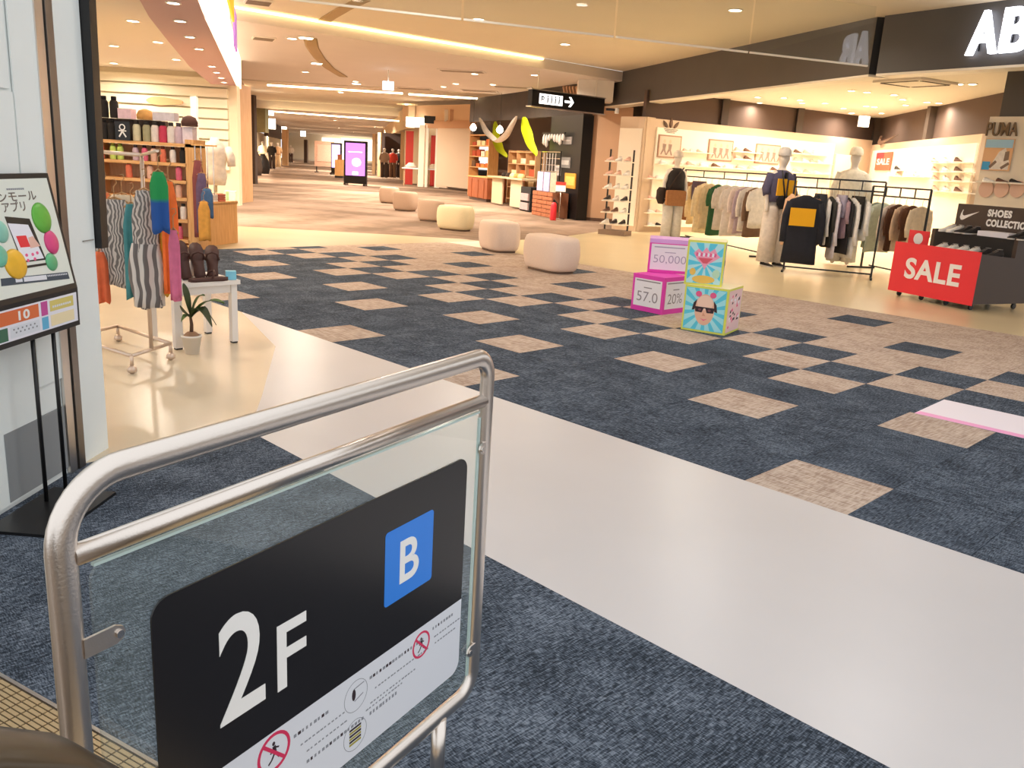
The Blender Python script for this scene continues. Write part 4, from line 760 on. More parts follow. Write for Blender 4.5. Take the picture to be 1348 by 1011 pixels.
# flower emblem: three leaves over three bars
er = WA.rect(869, 155, 897, 176, .02); eo = WA.pt((er[0] + er[1]) / 2, er[2], .01); ew, eh = (er[1] - er[0]), er[3] - er[2]
pl = Plane(eo, WAP.ux, Z); b = MB()
for ang, ln in ((0, 1.), (.72, .86), (-.72, .86)):
    pts = []
    for i in range(13): t_ = i / 12; pts.append((t_, .21 * math.sin(PI * t_ ** .8)))
    pts += [(x, -y) for x, y in pts[::-1][1:-1]]
    base = (-.16 * ew * (1 if ang > 0 else -1 if ang < 0 else 0), eh * .36)
    pl.poly(b, [(base[0] + ln * eh * .66 * (-math.sin(ang) * x - math.cos(ang) * y * .8), base[1] + ln * eh * .66 * (math.cos(ang) * x - math.sin(ang) * y * .8)) for x, y in pts], 0, .03)
for k, (wd_, z_) in enumerate(((.34, .23), (.28, .13), (.2, .03))): pl.rect(b, -ew * wd_, eh * z_, ew * wd_, eh * (z_ + .06), 0, .03)
part('emblem', b, mat('emblem_brown', '6a4f3e', .5), WALLA, 'dark three leaf emblem over three bars')
# shelf rows and shoes on the display walls
def shoe_row(fr, parent, px0, px1, py, n, kinds, group, labelf, depth=.12, t=.04, s=1.):
    a0, z = fr.sz(px0, py, t + depth / 2); a1_, z2 = fr.sz(px1, py, t + depth / 2); z = (z + z2) / 2
    b = MB(); fr.boxm(b, a0 - .05, a1_ + .3, z - .015, z, t, t + depth); part('shelf', b, LITP, parent)
    rz = math.atan2(fr.d.y, fr.d.x); s = min(s, abs(a1_ - a0) / n * .95 / .30) if n > 1 else s
    for i in range(n):
        a = a0 + (a1_ - a0) * (i + .1) / n; p = fr.pt(a, z, t + depth * .5); shoe(kinds[i % len(kinds)], p, rz, labelf, group, s)
shoe_row(WA, WALLA, 898, 925, 200, 3, [SP, SW, SP], 'shoes on the emblem wall', 'sports shoe on the upper shelf of the emblem wall', s=.95)
shoe_row(WA, WALLA, 966, 990, 200, 2, [SP, SBl], 'shoes between the prints', 'sports shoe on the emblem wall shelf between two framed prints', s=.95)
shoe_row(WA, WALLA, 966, 990, 210, 2, [SP, SBl], 'second pair row on the emblem wall', 'shoe on the lower shelf between two framed prints', s=.95)
shoe_row(WA, WALLA, 866, 1085, 223, 14, [SW, SP, SP, SW, SBl], 'lower shoe row on the emblem wall', 'sports shoe on the long shelf above the clothes rack', s=.95)
shoe_row(WA, WALLA, 1044, 1080, 203, 3, [SBl, SP, SW], 'upper right shoe row on the emblem wall', 'sports shoe on the upper shelf beside the tall mannequin', s=.95)
shoe_row(WA, WALLA, 1044, 1085, 214, 4, [SP, SW], 'middle right shoe row on the emblem wall', 'sports shoe on the middle shelf beside the tall mannequin', s=.95)
for k, (py, kinds) in enumerate(((235, [SP, SW]), (262, [SP, SW]), (280, [SW, SP]), (297, [SW, SK]))): shoe_row(WA, WALLA, 852, 872, py, 2, kinds, 'low shoe rows on the emblem wall', 'sports shoe low on the emblem wall beside the black vest mannequin', s=.95)
# tick wall
b = MB(); WN.boxm(b, .35, WN.L - .05, .15, 2.2, 0, .04); part('light_panel', b, LITP, WALLN)
NP = frame_plane(WN, .05)
sw = [(0, .30), (.03, .62), (.10, .95), (.14, 1.0), (.10, .72), (.13, .52), (.22, .46), (.38, .55), (1.0, .92), (.42, .34), (.24, .14), (.14, .06), (.06, .10)]
def swoosh(pl, a, b_, w, h, m, parent, off=0., t=.02):
    b = MB(); pl.poly(b, [(a + x * w, b_ + y * h) for x, y in sw], off, t); return part('emblem', b, m, parent, 'tick shaped emblem')
(a0, z0), (a1_, z1) = NP.ab(1156, 192), NP.ab(1183, 176); swoosh(NP, a0, z0, a1_ - a0, z1 - z0, MATS['emblem_brown'], WALLN, .0, .03)
SP_T = thing('sale_poster', 'red and orange poster reading SALE on the tick wall', 'poster', NP.at(*NP.ab(1152, 224), 0)); so = NP.at(*NP.ab(1152, 224), 0)
pl = Plane(Vector((0, 0, 0)), NP.ux, Z); a1_, z1 = NP.ab(1176, 200); a0, z0 = NP.ab(1152, 224); w, h = a1_ - a0, z1 - z0
b = MB(); pl.rect(b, 0, 0, w, h, 0, .02); q = part('sheet', b, mat('sale_orange', 'e0664a', .5), SP_T); b = MB(); pl.rect(b, 0, h * .68, w * .5, h, .021, .002); part('red_corner', b, M['red'], q); part('lettering', pl.text('SALE', w * .1, h * .3, w * .8, h * .36, .021, .004, .03), M['white_print'], q)
for py in (214, 226, 238, 252): shoe_row(WN, WALLN, 1226, 1272, py, 3, [SP, SW, SBl], 'shoe grid on the tick wall', 'sports shoe in the grid on the tick wall', s=1.)
shoe_row(WN, WALLN, 1168, 1215, 232, 4, [SW, SP], 'left shoe row on the tick wall', 'sports shoe below the orange poster on the tick wall', s=1.); shoe_row(WN, WALLN, 1178, 1182, 224, 1, [SK], 'single shoe on the tick wall', 'shoe beside the orange sale poster', s=1.)
# column with block letters
CP_ = frame_plane(WP, .01)
(a0, z0), (a1_, z1) = CP_.ab(1298, 179), CP_.ab(1343, 161); part('lettering', CP_.text('PUMA', a0, z0, a1_ - a0, z1 - z0, 0, .03, .008), mat('letter_brown', '7d6548', .5), WALLP)
(a0, z0), (a1_, z1) = CP_.ab(1291, 224), CP_.ab(1337, 183); w, h = a1_ - a0, z1 - z0; BP = thing('beach_poster', 'beach poster with blue sky and a blue patch on the cream column', 'poster', CP_.at(a0, z0)); pl = Plane((0, 0, 0), CP_.ux, Z)
b = MB(); pl.rect(b, 0, 0, w, h, 0, .015); q = part('sheet', b, mat('beach_sand', 'e9b98a', .5), BP)
b = MB(); pl.rect(b, .01, h * .72, w - .01, h - .01, .0155, .001, 0); pl.rect(b, .01, .01, w * .3, h * .28, .0155, .001, 1); pl.poly(b, [(w * .3, .02), (w * .95, .02), (w * .95, h * .3), (w * .75, h * .72), (w * .55, h * .6), (w * .42, h * .35)], .0165, .001, 2); pl.poly(b, [(w * .75, h * .3), (w * .92, h * .35), (w * .9, h * .62), (w * .76, h * .6)], .0175, .001, 3); pl.line(b, w * .3, h * .1, w * .5, h * .3, .04, .0175, .001, 3); pl.line(b, w * .7, h * .08, w * .95, h * .25, .04, .0175, .001, 3)
part('printed_scene', b, [mat('sky_pale', 'a9d4ee', .5), mat('patch_blue', '3fa6dc', .5), cloth('f0e6da'), cloth('8d7766')], q)
for i, px in enumerate((1299, 1319, 1340)):
    a, z = CP_.ab(px, 249); b = MB(); CP_.ell(b, a, z, .105, .12, 0, .03); part('round_plaque', b, mat('plaque_pink', 'e6bfa8', .6), WALLP)
shoe_row(WP, WALLP, 1292, 1345, 240, 3, [SW, SBl, SK], 'shoes on the cream column', 'sports shoe above the round plaques on the cream column', s=1.)
b = MB(); a0, z0 = CP_.ab(1290, 276); WP.boxm(b, 0, WP.L, .95, 1.02, 0, .25); part('counter_shelf', b, LITP, WALLP)
# ceiling posts, air unit, exit sign
for i, (px, py) in enumerate(((954, 157), (1052, 168), (1150, 197), (1218, 192))):
    fr = WA if i < 3 else WN; a, z = fr.sz(px, py, -.1); p = fr.pt(a, 0, -.12); b = MB(); b.box((p.x, p.y, (2.3 + SCZ) / 2), (.16, .16, SCZ - 2.3)); solo('wall_post', b, mat('post_grey', '51443b', .5), '%s grey square post from the three leaf emblem' % ('first', 'second', 'third', 'fourth')[i], 'post')
c = FL(1205, 107, SCZ); t = thing('air_conditioner', 'square ceiling air conditioner in the sportswear shop', 'air conditioner', c + Vector((0, 0, -.045)), .5); b = MB(); b.box((0, 0, .022), (.95, .95, .04)); part('grille', b, M['shopceil'], t)
for k in range(4): R = Matrix.Rotation(k * PI / 2, 3, 'Z'); b = MB(); b.box(R @ Vector((0, .39, -.002)), (.7, .06, .008), 0, R); part('louvre', b, M['ventdark'], t)
c = FL(1262, 152, SCZ); t = thing('air_conditioner', 'brown ceiling air vent near the cream column', 'air conditioner', c + Vector((0, 0, -.045)), .5); b = MB(); b.box((0, 0, .022), (1.6, .3, .04)); part('grille', b, mat('vent_brown', 'a87c54', .6), t)
c = AT(1137, 160, 21); solo('exit_sign', MB().box((c.x, c.y, c.z), (.24, .06, .24)), mat('exit_glow', 'fff2dd', emit=1.2), 'small lit exit sign on the dark wall', 'sign')
# big white letters on the charcoal fascia
F2 = Frame(FC, FD); FP = frame_plane(F2, .0); LG = mat('letter_glow', 'f4f6ff', emit=3.2)
(a0, z0), (a1_, z1) = FP.ab(1275, 74), FP.ab(1325, 12)
for ch, x0, w in (('A', a0, a1_ - a0), ('B', a1_ + .04, (a1_ - a0) * .9)):
    t = thing('sign_letter', 'large white illuminated letter %s on the charcoal fascia' % ch, 'sign letter', FP.at(x0, z0, 0), 0, 'illuminated fascia letters'); pl = Plane((0, 0, 0), FP.ux, Z)
    part('letter_face', pl.text(ch, 0, 0, w, z1 - z0, .03, .06, .025), LG, t); b = MB(); pl.rect(b, w * .3, .05, w * .34, z1 - z0 - .1, 0, .03); part('stand_off', b, M['black'], t)
# wall spot
c = AT(812, 146, 20.5); t = thing('ceiling_spotlight', 'small white spotlight at the fascia end', 'spotlight', c); b = MB(); b.tube([(0, 0, -.06), (0, 0, .06)], .05, 12); part('can', b, M['white_print'], t); b = MB(); b.bar((-.25, 0, .02), (.0, 0, .02), .05, .05); part('arm', b, M['black'], t)
# ---- sale table
p0, p1, p2 = FL(1169, 388), FL(1277, 410), FL(1328, 405); d = (p1 - p0); TL_ = d.length; d.normalize(); TD = .95
n = Vector((-d.y, d.x, 0)); ST = thing('sale_table', 'dark shoe display table with a red SALE front panel', 'display table', p0, math.atan2(d.y, d.x)); TK = mat('table_dark', '4a3a32', .45)
b = MB(); b.box((TL_ / 2, .025, .37), (TL_, .05, .58)); part('front_panel', b, TK, ST)
for x in (.025, TL_ - .025): b = MB(); b.prism([(x - .025, .05, .08), (x - .025, TD, .08), (x - .025, TD, .86), (x - .025, TD * .62, .86), (x - .025, TD * .62, .62), (x - .025, .05, .66)], (.05, 0, 0)); part('side_panel', b, TK, ST)
b = MB(); b.box((TL_ / 2, TD * .32, .60), (TL_ - .1, TD * .6, .03)); part('deck', b, M['blackm'], ST); b = MB(); b.box((TL_ / 2, TD * .8, .71), (TL_ - .1, TD * .36, .24)); part('step', b, M['blackm'], ST); b = MB(); b.box((TL_ / 2, TD * .5, .10), (TL_ - .1, TD - .1, .03)); part('bottom_board', b, M['blackm'], ST)
b = MB(); b.box((TL_ / 2 + .02, TD - .03, .98), (TL_ * .93, .03, .42)); BK = part('back_board', b, mat('board_dark', '463832', .5), ST, 'dark board reading SHOES COLLECTION')
b = MB(); b.box((TL_ / 2, -.006, .375), (TL_ + .02, .01, .62)); RS = part('red_panel', b, M['red'], ST, 'red panel reading SALE')
pl = Plane((0, -.0115, 0), (1, 0, 0), Z); part('lettering', pl.text('SALE', TL_ * .17, .25, TL_ * .66, .26, 0, .004, .03), M['white_print'], RS)
pl = Plane((0, TD - .046, 0), (1, 0, 0), Z); part('lettering', pl.text('SHOES', TL_ * .42, 1.06, TL_ * .27, .09, 0, .003, .05), M['white_print'], BK); part('lettering', pl.text('COLLECTION', TL_ * .42, .94, TL_ * .5, .09, 0, .003, .05), M['white_print'], BK); swoosh(pl, TL_ * .1, .98, TL_ * .22, .14, M['white_print'], BK, 0, .003)
for x in (.08, TL_ * .35, TL_ * .65, TL_ - .08):
    for y in (.1, TD - .1): b = MB(); b.tube([(x - .012, y, .035), (x + .012, y, .035)], .034, 12); b.box((x, y, .07), (.03, .04, .025)); part('caster', b, M['black'], ST)
rz = math.atan2(d.y, d.x); SR = lambda x, y, z: p0 + d * x + n * y + Z * z
t = thing('card_sign', 'small red card with a white round mark on the sale table', 'sign', SR(.18, .16, .617), rz); b = MB(); b.box((0, 0, .11), (.3, .012, .22)); q = part('card', b, M['red'], t); pl = Plane((0, -.0065, .11), (1, 0, 0), Z); b = MB(); pl.ell(b, 0, .01, .07, .07, 0, .002); pl.rect(b, -.08, -.085, .08, -.075, 0, .002); part('round_mark', b, M['white_print'], q)
for i in range(6): shoe(SW if i < 4 else SK, SR(.40 + i * .15, .42, .617), rz - PI / 2, 'white trainer on the lower deck of the sale table' if i < 4 else 'black trainer on the lower deck of the sale table', 'white trainers on the deck' if i < 4 else 'black trainers on the deck', 1.)
for i in range(4): shoe((SW, SW, SK, SK)[i], SR(.14 + i * .115, TD * .88, .832), rz - PI / 2, ('white trainer on the upper step of the sale table', 'black trainer on the upper step of the sale table')[i > 1], ('white trainers on the step', 'black trainers on the step')[i > 1], 1.)
for i in range(2): shoe(SK, SR(1.1 + i * .12, TD * .88, .832), rz - PI / 2, 'black trainer beside the white box on the upper step', 'black trainers by the box')
b = MB(); b.box((0, 0, .03), (.42, .22, .06)); solo('shoe_box', b, M['paper'], 'flat white shoe box on the upper step of the sale table', 'box', SR(.83, TD * .78, .832), rz)
# ---- shoe gondola at the short end wall
b = MB(); WL0.boxm(b, .04, WL0.L - .06, .12, 2.25, 0, .05); part('light_panel', b, LITP, WALLL)
c = AT(812, 260, 18.3); SG = thing('shoe_gondola', 'narrow shoe shelf rack in front of the short end wall', 'shelf rack', (c.x, c.y, 0), -.5)
for x in (-.26, .26): b = MB(); b.bar((x, .1, 0), (x, .1, 1.75), .03, .03); part('post', b, M['black'], SG)
b = MB(); b.box((0, .05, .05), (.6, .4, .1)); part('base', b, mat('gondola_base', '8a7260', .6), SG)
for k, z in enumerate((.22, .46, .70, .95, 1.22, 1.5)):
    b = MB(); b.box((0, 0, z), (.56, .3, .02)); part('shelf', b, LITP, SG)
    for j in range(3): R = Matrix.Rotation(-.5, 4, 'Z'); q = Matrix.Translation((c.x, c.y, 0)) @ R @ Vector((-.2 + j * .19, .1, z + .012)); shoe((SK, SBl, SK, SW, SP, SP)[k] if (j + k) % 3 else SW, q, -.5 - PI / 2, 'shoe on the narrow rack by the end wall, level %s' % ('one', 'two', 'three', 'four', 'five', 'six')[k], 'shoes on rack level %s' % ('one', 'two', 'three', 'four', 'five', 'six')[k])

# ================================================================ GIFT SHOP (black front)
def wkthing(name, label, cat, px0, py0, px1, py1, t0, t1):
    a0, a1_, z0, z1 = WK.rect(px0, py0, px1, py1, t1); o = WK.pt((a0 + a1_) / 2, max(z0, 0), (t0 + t1) / 2); return thing(name, label, cat, o, math.atan2(WK.d.y, WK.d.x)), a1_ - a0, z1 - max(z0, 0), t1 - t0
# local frame of such a thing: x along the front, -y towards the corridor
t, w, h, dp = wkthing('shop_counter', 'reddish wooden counter at the partition end of the gift shop', 'counter', 616, 233, 641, 264, -.7, -.1)
b = MB(); b.box((0, 0, h / 2 + .05), (w, dp, h - .1)); part('body', b, M['redwood'], t); b = MB(); b.box((0, 0, h + .01), (w + .06, dp + .05, .04)); part('top', b, M['wood'], t)
for x in (-.3, .05, .35): b = MB(); b.box((x * w, -dp / 2 - .01, h / 2), (.04, .02, h * .8)); part('batten', b, M['redwood'], t)
b = MB(); b.box((0, 0, .05), (w * .9, dp * .9, .1)); part('plinth', b, M['dkwall'], t)
t, w, h, dp = wkthing('goods_shelf', 'tall wooden shelf stocked with goods above the red counter', 'shelf', 617, 176, 642, 262, -1.6, -1.2)
for x in (-1, 1): b = MB(); b.box((x * w / 2, 0, h / 2), (.05, dp, h)); part('upright', b, M['wood'], t)
for k in range(6): b = MB(); b.box((0, 0, .3 + k * (h - .35) / 5), (w, dp, .03)); part('shelf', b, M['wood'], t)
GC = ['c8642c', 'e8b46a', 'd88c4a', 'f0d8a8', 'b04c2c', '8a6a3a', 'e8e0c8', '6a4a30']
for k in range(3, 6):
    for j in range(4): b = MB(); hh = random.uniform(.12, .26); b.box((-w * .36 + j * w * .24, -.02, .315 + (k - 1) * (h - .35) / 5 + hh / 2 + .0), (w * .18, .2, hh)); part('goods', b, cloth(random.choice(GC)), t)
t, w, h, dp = wkthing('display_table', 'pale fronted table with goods in the gift shop', 'display table', 641, 234, 686, 271, -.55, .15)
b = MB(); b.box((0, 0, h), (w, dp, .05)); part('table_top', b, mat('table_cream', 'd9c09a', .6), t)
for x in (-.3, .26): b = MB(); b.box((x * w, -dp * .3, (h - .03) / 2), (w * .32, .04, h - .06)); part('front_board', b, mat('board_cream', 'dcc8a6', .6), t)
for x in (-.45, .46): b = MB(); b.box((x * w, dp * .3, h / 2), (.06, .06, h - .04)); part('leg', b, M['redwood'], t)
tt = t.location + Z * (h + .026)
for i, (a, c_) in enumerate(((-.8, '2b201a'), (-.45, '3a2c22'), (-.1, 'e8d8b0'), (.25, 'c8a060'), (.6, 'e8c890'))):
    b = MB(); b.lathe([(.11, 0), (.13, .03), (.10, .10), (.05, .13)], (0, 0, 0), 10); solo('bowl', b, cloth(c_), ('dark bowl at the counter end of the gift table', 'dark brown bowl beside another dark bowl', 'cream bowl in the middle of the gift table', 'ochre bowl on the gift table', 'light tan bowl at the far end of the gift table')[i], 'bowl', tt + WK.d * a, 0, 'bowls on the gift table')
t, w, h, dp = wkthing('goods_shelf', 'cream box shelf with small goods behind the gift table', 'shelf', 668, 198, 703, 270, -.95, -.6)
b = MB(); b.box((0, dp / 2, h / 2), (w, .03, h)); part('back', b, M['wood2'], t)
for k in range(5): b = MB(); b.box((0, 0, .15 + k * (h - .2) / 4), (w, dp, .03)); part('shelf', b, M['wood2'], t)
for x in (-.5, -.17, .17, .5): b = MB(); b.box((x * w, 0, h / 2), (.03, dp, h)); part('upright', b, M['wood2'], t)
for k in range(1, 4):
    for j in range(3): b = MB(); hh = random.uniform(.1, .22); b.box((-w * .33 + j * w * .33, -.03, .168 + k * (h - .2) / 4 + hh / 2), (w * .18, .16, hh)); part('goods', b, cloth(random.choice(GC)), t)
# hammocks: sagging cloth strips
def hammock(name, label, pts, wid, m, net=False):
    P = [WK.px(px, py, t_) for px, py, t_ in pts]; b = MB(); n_ = len(P); vs = []
    ends = []
    # smooth the sag
    Q = []
    for i in range(n_ - 1):
        for k in range(5): Q.append(P[i].lerp(P[i + 1], k / 5))
    Q.append(P[-1]); N = len(Q)
    for _ in range(3): Q = [Q[0]] + [(Q[i - 1] + Q[i] * 2 + Q[i + 1]) / 4 for i in range(1, N - 1)] + [Q[-1]]
    for i, p in enumerate(Q):
        w_ = wid * (.15 + .85 * math.sin(PI * i / (N - 1)) ** .6); b_ = []
        vs.append([p + WK.n * (w_ * c_) + Z * (w_ * .35 * c_ * c_) + WK.d * (.02 * math.sin(i + c_ * 5)) for c_ in (-1, -.5, 0, .5, 1)])
    flat = [v for r in vs for v in r]; fs = []
    for i in range(N - 1):
        for j in range(4): fs.append((i * 5 + j, i * 5 + j + 1, (i + 1) * 5 + j + 1, (i + 1) * 5 + j))
    b.add(flat, fs, 0, True); b.add([v - Z * .012 for v in flat], [f[::-1] for f in fs], 0, True)
    return solo(name, b, m, label, 'hammock')
hammock('hammock', 'white net hammock sagging above the gift table', [(631, 155, .1), (640, 175, .1), (655, 190, .15), (668, 178, .1), (680, 153, .1)], .14, cloth('e8e2da'))
hammock('hammock', 'yellow hammock hanging behind the white net hammock', [(652, 160, -.3), (653, 185, -.3), (658, 200, -.25), (667, 207, -.2)], .16, mat('hammock_yellow', 'c8d414', .7))
hammock('hammock', 'bright yellow green hammock hanging beside the white rack', [(690, 154, .22), (692, 170, .22), (697, 190, .25), (706, 205, .28)], .16, MATS['hammock_yellow'])
def bulb(px, py, t_, label, r=.07):
    p = WK.px(px, py, t_); t = thing('pendant_bulb', label, 'pendant lamp', p); b = MB(); b.lathe([(.005, -r), (r * .7, -r * .7), (r, 0), (r * .7, r * .7), (.02, r * 1.2)], (0, 0, 0), 12); part('globe', b, M['lampglow'], t); b = MB(); b.tube([(0, 0, r), (0, 0, 3.375 - p.z)], .006, 6); part('cord', b, M['black'], t); lamp('bulb_light', (0, 0, -r - .02), 25, (1, .75, .45), .1, t)
bulb(623, 168, .1, 'glowing round pendant bulb above the red counter', .11); bulb(658, 171, .2, 'glowing round pendant bulb behind the net hammock', .11)
t, w, h, dp = wkthing('hanging_rack', 'rack of white hanging ornaments on the gift shop front', 'rack', 709, 175, 738, 197, .02, .25)
b = MB(); b.box((0, 0, h), (w, .04, .04)); part('bar', b, M['black'], t)
for k in range(8): x = -w * .42 + k * w * .12; b = MB(); L_ = random.uniform(.35, .9) * h; b.lathe([(.01, 0), (.05, .05), (.045, L_ * .7), (.012, L_)], (x, 0, h - L_), 8); part('ornament', b, cloth('dcd4cc'), t)
t, w, h, dp = wkthing('wire_display', 'black wire stand with hanging straps on the gift shop front', 'stand', 708, 198, 733, 232, .0, .2)
for x in (-.5, .5): b = MB(); b.bar((x * w, 0, -.1), (x * w, 0, h), .03, .03); part('post', b, M['black'], t)
for k in range(4): b = MB(); b.bar((-w / 2, 0, h * (.25 * k + .2)), (w / 2, 0, h * (.25 * k + .2)), .02, .02); part('bar', b, M['chrome'], t)
for k in range(5): b = MB(); x = -w * .3 + k * w * .15; b.bar((x, -.03, h * .2), (x, -.03, h * .9), .02, .02); part('strap', b, cloth('b8b0ac'), t)
t, w, h, dp = wkthing('postcard_rack', 'rack of three pale postcards over a brick patterned crate', 'rack', 701, 252, 727, 286, .05, .5)
bk = part('crate', MB().box((0, 0, h / 2), (w, dp, h)), mat('crate_mortar', '8a5a40', .9), t); bm_ = MB(); bm_.box((0, 0, 0), (w / 4 - .02, .02, h / 6 - .02)); BRK = bm_.mesh('brick', M['orangebrick'])
for r in range(6):
    for c_ in range(4): o = bpy.data.objects.new('brick', BRK); COL.objects.link(o); o.parent = bk; o.location = (-w * .375 + c_ * w / 4, -dp / 2 - .004 - .004 * ((r + c_) % 2), h / 12 + r * h / 6)
for k, c_ in enumerate(('c9c2e8', 'b6b8ea', 'b8b09c')): b = MB(); b.box((-w * .33 + k * w * .33, -dp * .3, h + .26), (w * .28, .02, .5)); part('postcard', b, cloth(c_), t)
t, w, h, dp = wkthing('storage_box', 'dark box with pale boxes under the gift table end', 'box', 685, 246, 698, 279, -.2, .2); b = MB(); b.box((0, 0, h / 2), (w, dp, h)); part('body', b, M['blackm'], t)
for k in range(2): b = MB(); b.box((0, -dp / 2 - .02, .15 + k * .26), (w * .8, .05, .2)); part('carton', b, cloth('b8a0a0'), t)
for i, (x0, y0, x1, y1, c_, lb) in enumerate(((741, 180, 752, 190, '8a8480', 'upper grey framed photo on the black pier'), (738, 207, 750, 221, '7a7672', 'lower grey framed photo on the black pier'), (731, 217, 737, 231, 'd8d4d0', 'small white notice on the black pier'), (743, 228, 757, 248, 'd89a34', 'orange framed poster on the black pier'))):
    a0, a1_, z0, z1 = WK.rect(x0, y0, x1, y1, .03); o = WK.pt((a0 + a1_) / 2, z0, .0); t = thing('framed_picture', lb, 'picture', o); b = MB(); WK.boxm(b, a0, a1_, z0, z1, 0, .03, 0, o); part('frame', b, cloth(c_), t); b = MB(); WK.boxm(b, a0 + .06, a1_ - .06, z0 + .08, z1 - .08, .03, .034, 0, o); part('picture_sheet', b, cloth('e8c060' if i == 3 else 'b0aaa4'), t)
p = WK.px(736, 287, .35); p.z = 0; t = thing('sign_stand', 'red and white notice stand beside the black pier', 'sign stand', p, -.6); b = MB(); b.lathe([(.14, 0), (.14, .02), (.02, .03)], (0, 0, 0), 12); part('base', b, M['chrome'], t); b = MB(); b.tube([(0, 0, .03), (0, 0, .7)], .012, 8); part('pole', b, M['chrome'], t); b = MB(); b.box((0, -.02, .82), (.3, .02, .24)); part('board', b, M['white_print'], t); b = MB(); b.box((0, -.032, .9), (.3, .006, .08)); part('red_band', b, M['redbanner'], t)
p = WK.px(728, 287, .75); p.z = 0; t = thing('fire_extinguisher', 'red fire extinguisher standing by the black pier', 'fire extinguisher', p); b = MB(); b.lathe([(.075, 0), (.08, .03), (.08, .36), (.05, .43), (.025, .45)], (0, 0, 0), 14); part('cylinder', b, M['red'], t); b = MB(); b.box((0, 0, .48), (.05, .05, .06)); b.bar((0, -.04, .5), (0, .08, .54), .02, .02); part('valve', b, M['black'], t); b = MB(); b.tube([(.03, 0, .48), (.1, 0, .42), (.1, 0, .2)], .012, 8); part('hose', b, M['black'], t)
b = MB(); q0 = WK.px(730, 117, .02)
sl = thing('grille_panel', 'dark slatted grille above the gift shop fascia', 'grille', WK.px(757, 122, .05)); so = sl.location.copy()
for k in range(8):
    pa = WK.px(744 + k * 4.2, 124, .05) - so; pb = WK.px(742 + k * 4.2, 114, .05) - so; b = MB(); b.bar(pa, pb, .05, .05); part('slat', b, M['brown'], sl)
# ---- hanging direction sign
h0, h1 = FL(697, 140, 2.6), FL(792, 151, 2.6); d = (h1 - h0); HL = d.length; d.normalize(); HS = thing('hanging_sign', 'black hanging direction sign with pictograms and a white arrow', 'sign', h0, math.atan2(d.y, d.x))
b = MB(); b.box((HL / 2, 0, .19), (HL, .14, .36)); part('box', b, M['black'], HS)
for z in (.005, .375): b = MB(); b.box((HL / 2, 0, z), (HL + .06, .18, .022)); part('edge_rail', b, M['steel'], HS)
for x in (.22, HL - .25): b = MB(); b.tube([(x, 0, .38), (x, 0, .9)], .012, 8); part('rod', b, M['trim'], HS)
SGW = mat('sign_white_glow', 'ffffff', emit=1.6); pl = Plane((0, -.0705, 0), (1, 0, 0), Z)
b = MB(); pl.rect(b, .22, .08, .95, .30, 0, .003); q = part('pictogram_plate', b, SGW, HS)
b = MB(); pl.line(b, .29, .13, .29, .25, .03, .0035, .002); pl.line(b, .29, .235, .36, .235, .03, .0035, .002); pl.line(b, .36, .235, .36, .18, .03, .0035, .002); pl.line(b, .29, .18, .36, .18, .02, .0035, .002)
for k in range(4): x = .48 + k * .12; pl.ell(b, x, .255, .02, .02, .0035, .002, 0, 8); pl.rect(b, x - .018, .11, x + .018, .23, .0035, .002)
part('pictograms', b, M['black'], q, kind='stuff')
b = MB(); pl.line(b, 1.02, .19, 1.24, .19, .05, 0, .003); pl.poly(b, [(1.15, .30), (1.22, .30), (1.32, .19), (1.22, .08), (1.15, .08), (1.25, .19)], 0, .003); part('arrow', b, SGW, HS)

# ================================================================ CORRIDOR
def kiosk(label, px, py, Y, w, h, m, rz=-.1):
    c = AT(px, py, Y); t = thing('digital_kiosk', label, 'digital sign', (c.x, c.y, 0), rz, 'digital signs in the corridor'); b = MB(); b.box((0, 0, h / 2 + .08), (w, .12, h)); part('case', b, M['black'], t); b = MB(); b.box((0, -.063, h * .57 + .08), (w * .84, .012, h * .76)); s_ = part('screen', b, m, t, 'lit lilac screen')
    b = MB(); pl = Plane((0, -.0695, 0), (1, 0, 0), Z); pl.ell(b, .05 * w, h * .55, w * .2, h * .1, 0, .002); pl.rect(b, -w * .12, h * .25, w * .12, h * .33, 0, .002); pl.rect(b, -w * .3, h * .78, w * .3, h * .8, 0, .002); part('screen_text', b, mat('screen_white', 'ffffff', emit=1.4), s_, kind='stuff')
    for x in (-.42, .42): b = MB(); b.box((x * w, 0, .04), (.08, .4, .08)); part('foot', b, M['black'], t)
SCR = mat('screen_lilac', 'c07ae8', emit=1.3); kiosk('large digital sign with a lilac screen in the corridor', 468, 243, 37.2, 1.0, 1.75, SCR); kiosk('smaller digital sign with a pale screen behind the large one', 443, 232, 52, .75, 1.75, mat('screen_pale', 'c8bcf4', emit=1.3), -.5)
c = AT(427, 225, 54); t = thing('notice_board', 'beige notice board on wheels behind the digital signs', 'notice board', (c.x, c.y, 0), -.15); b = MB(); b.box((0, 0, 1.15), (1.25, .06, 1.5)); part('board', b, cloth('dcb29c'), t); b = MB(); b.box((0, -.04, 1.2), (.9, .01, 1.0)); part('sheet', b, cloth('ecc8b4'), t)
for x in (-.5, .5): b = MB(); b.bar((x, 0, .05), (x, 0, .45), .05, .05); b.bar((x, -.25, .05), (x, .25, .05), .06, .06); part('foot', b, M['black'], t)
c = AT(447, 235, 45); t = thing('ticket_stand', 'orange brown wooden stand on wheels beside the large digital sign', 'stand', (c.x, c.y, 0), 0); b = MB(); b.box((0, 0, .55), (.42, .35, .8)); part('body', b, M['wood'], t); b = MB(); b.box((0, 0, .1), (.4, .5, .1)); part('base', b, M['black'], t); b = MB(); b.box((0, -.05, 1.08), (.2, .04, .26)); part('panel', b, M['redwood'], t)
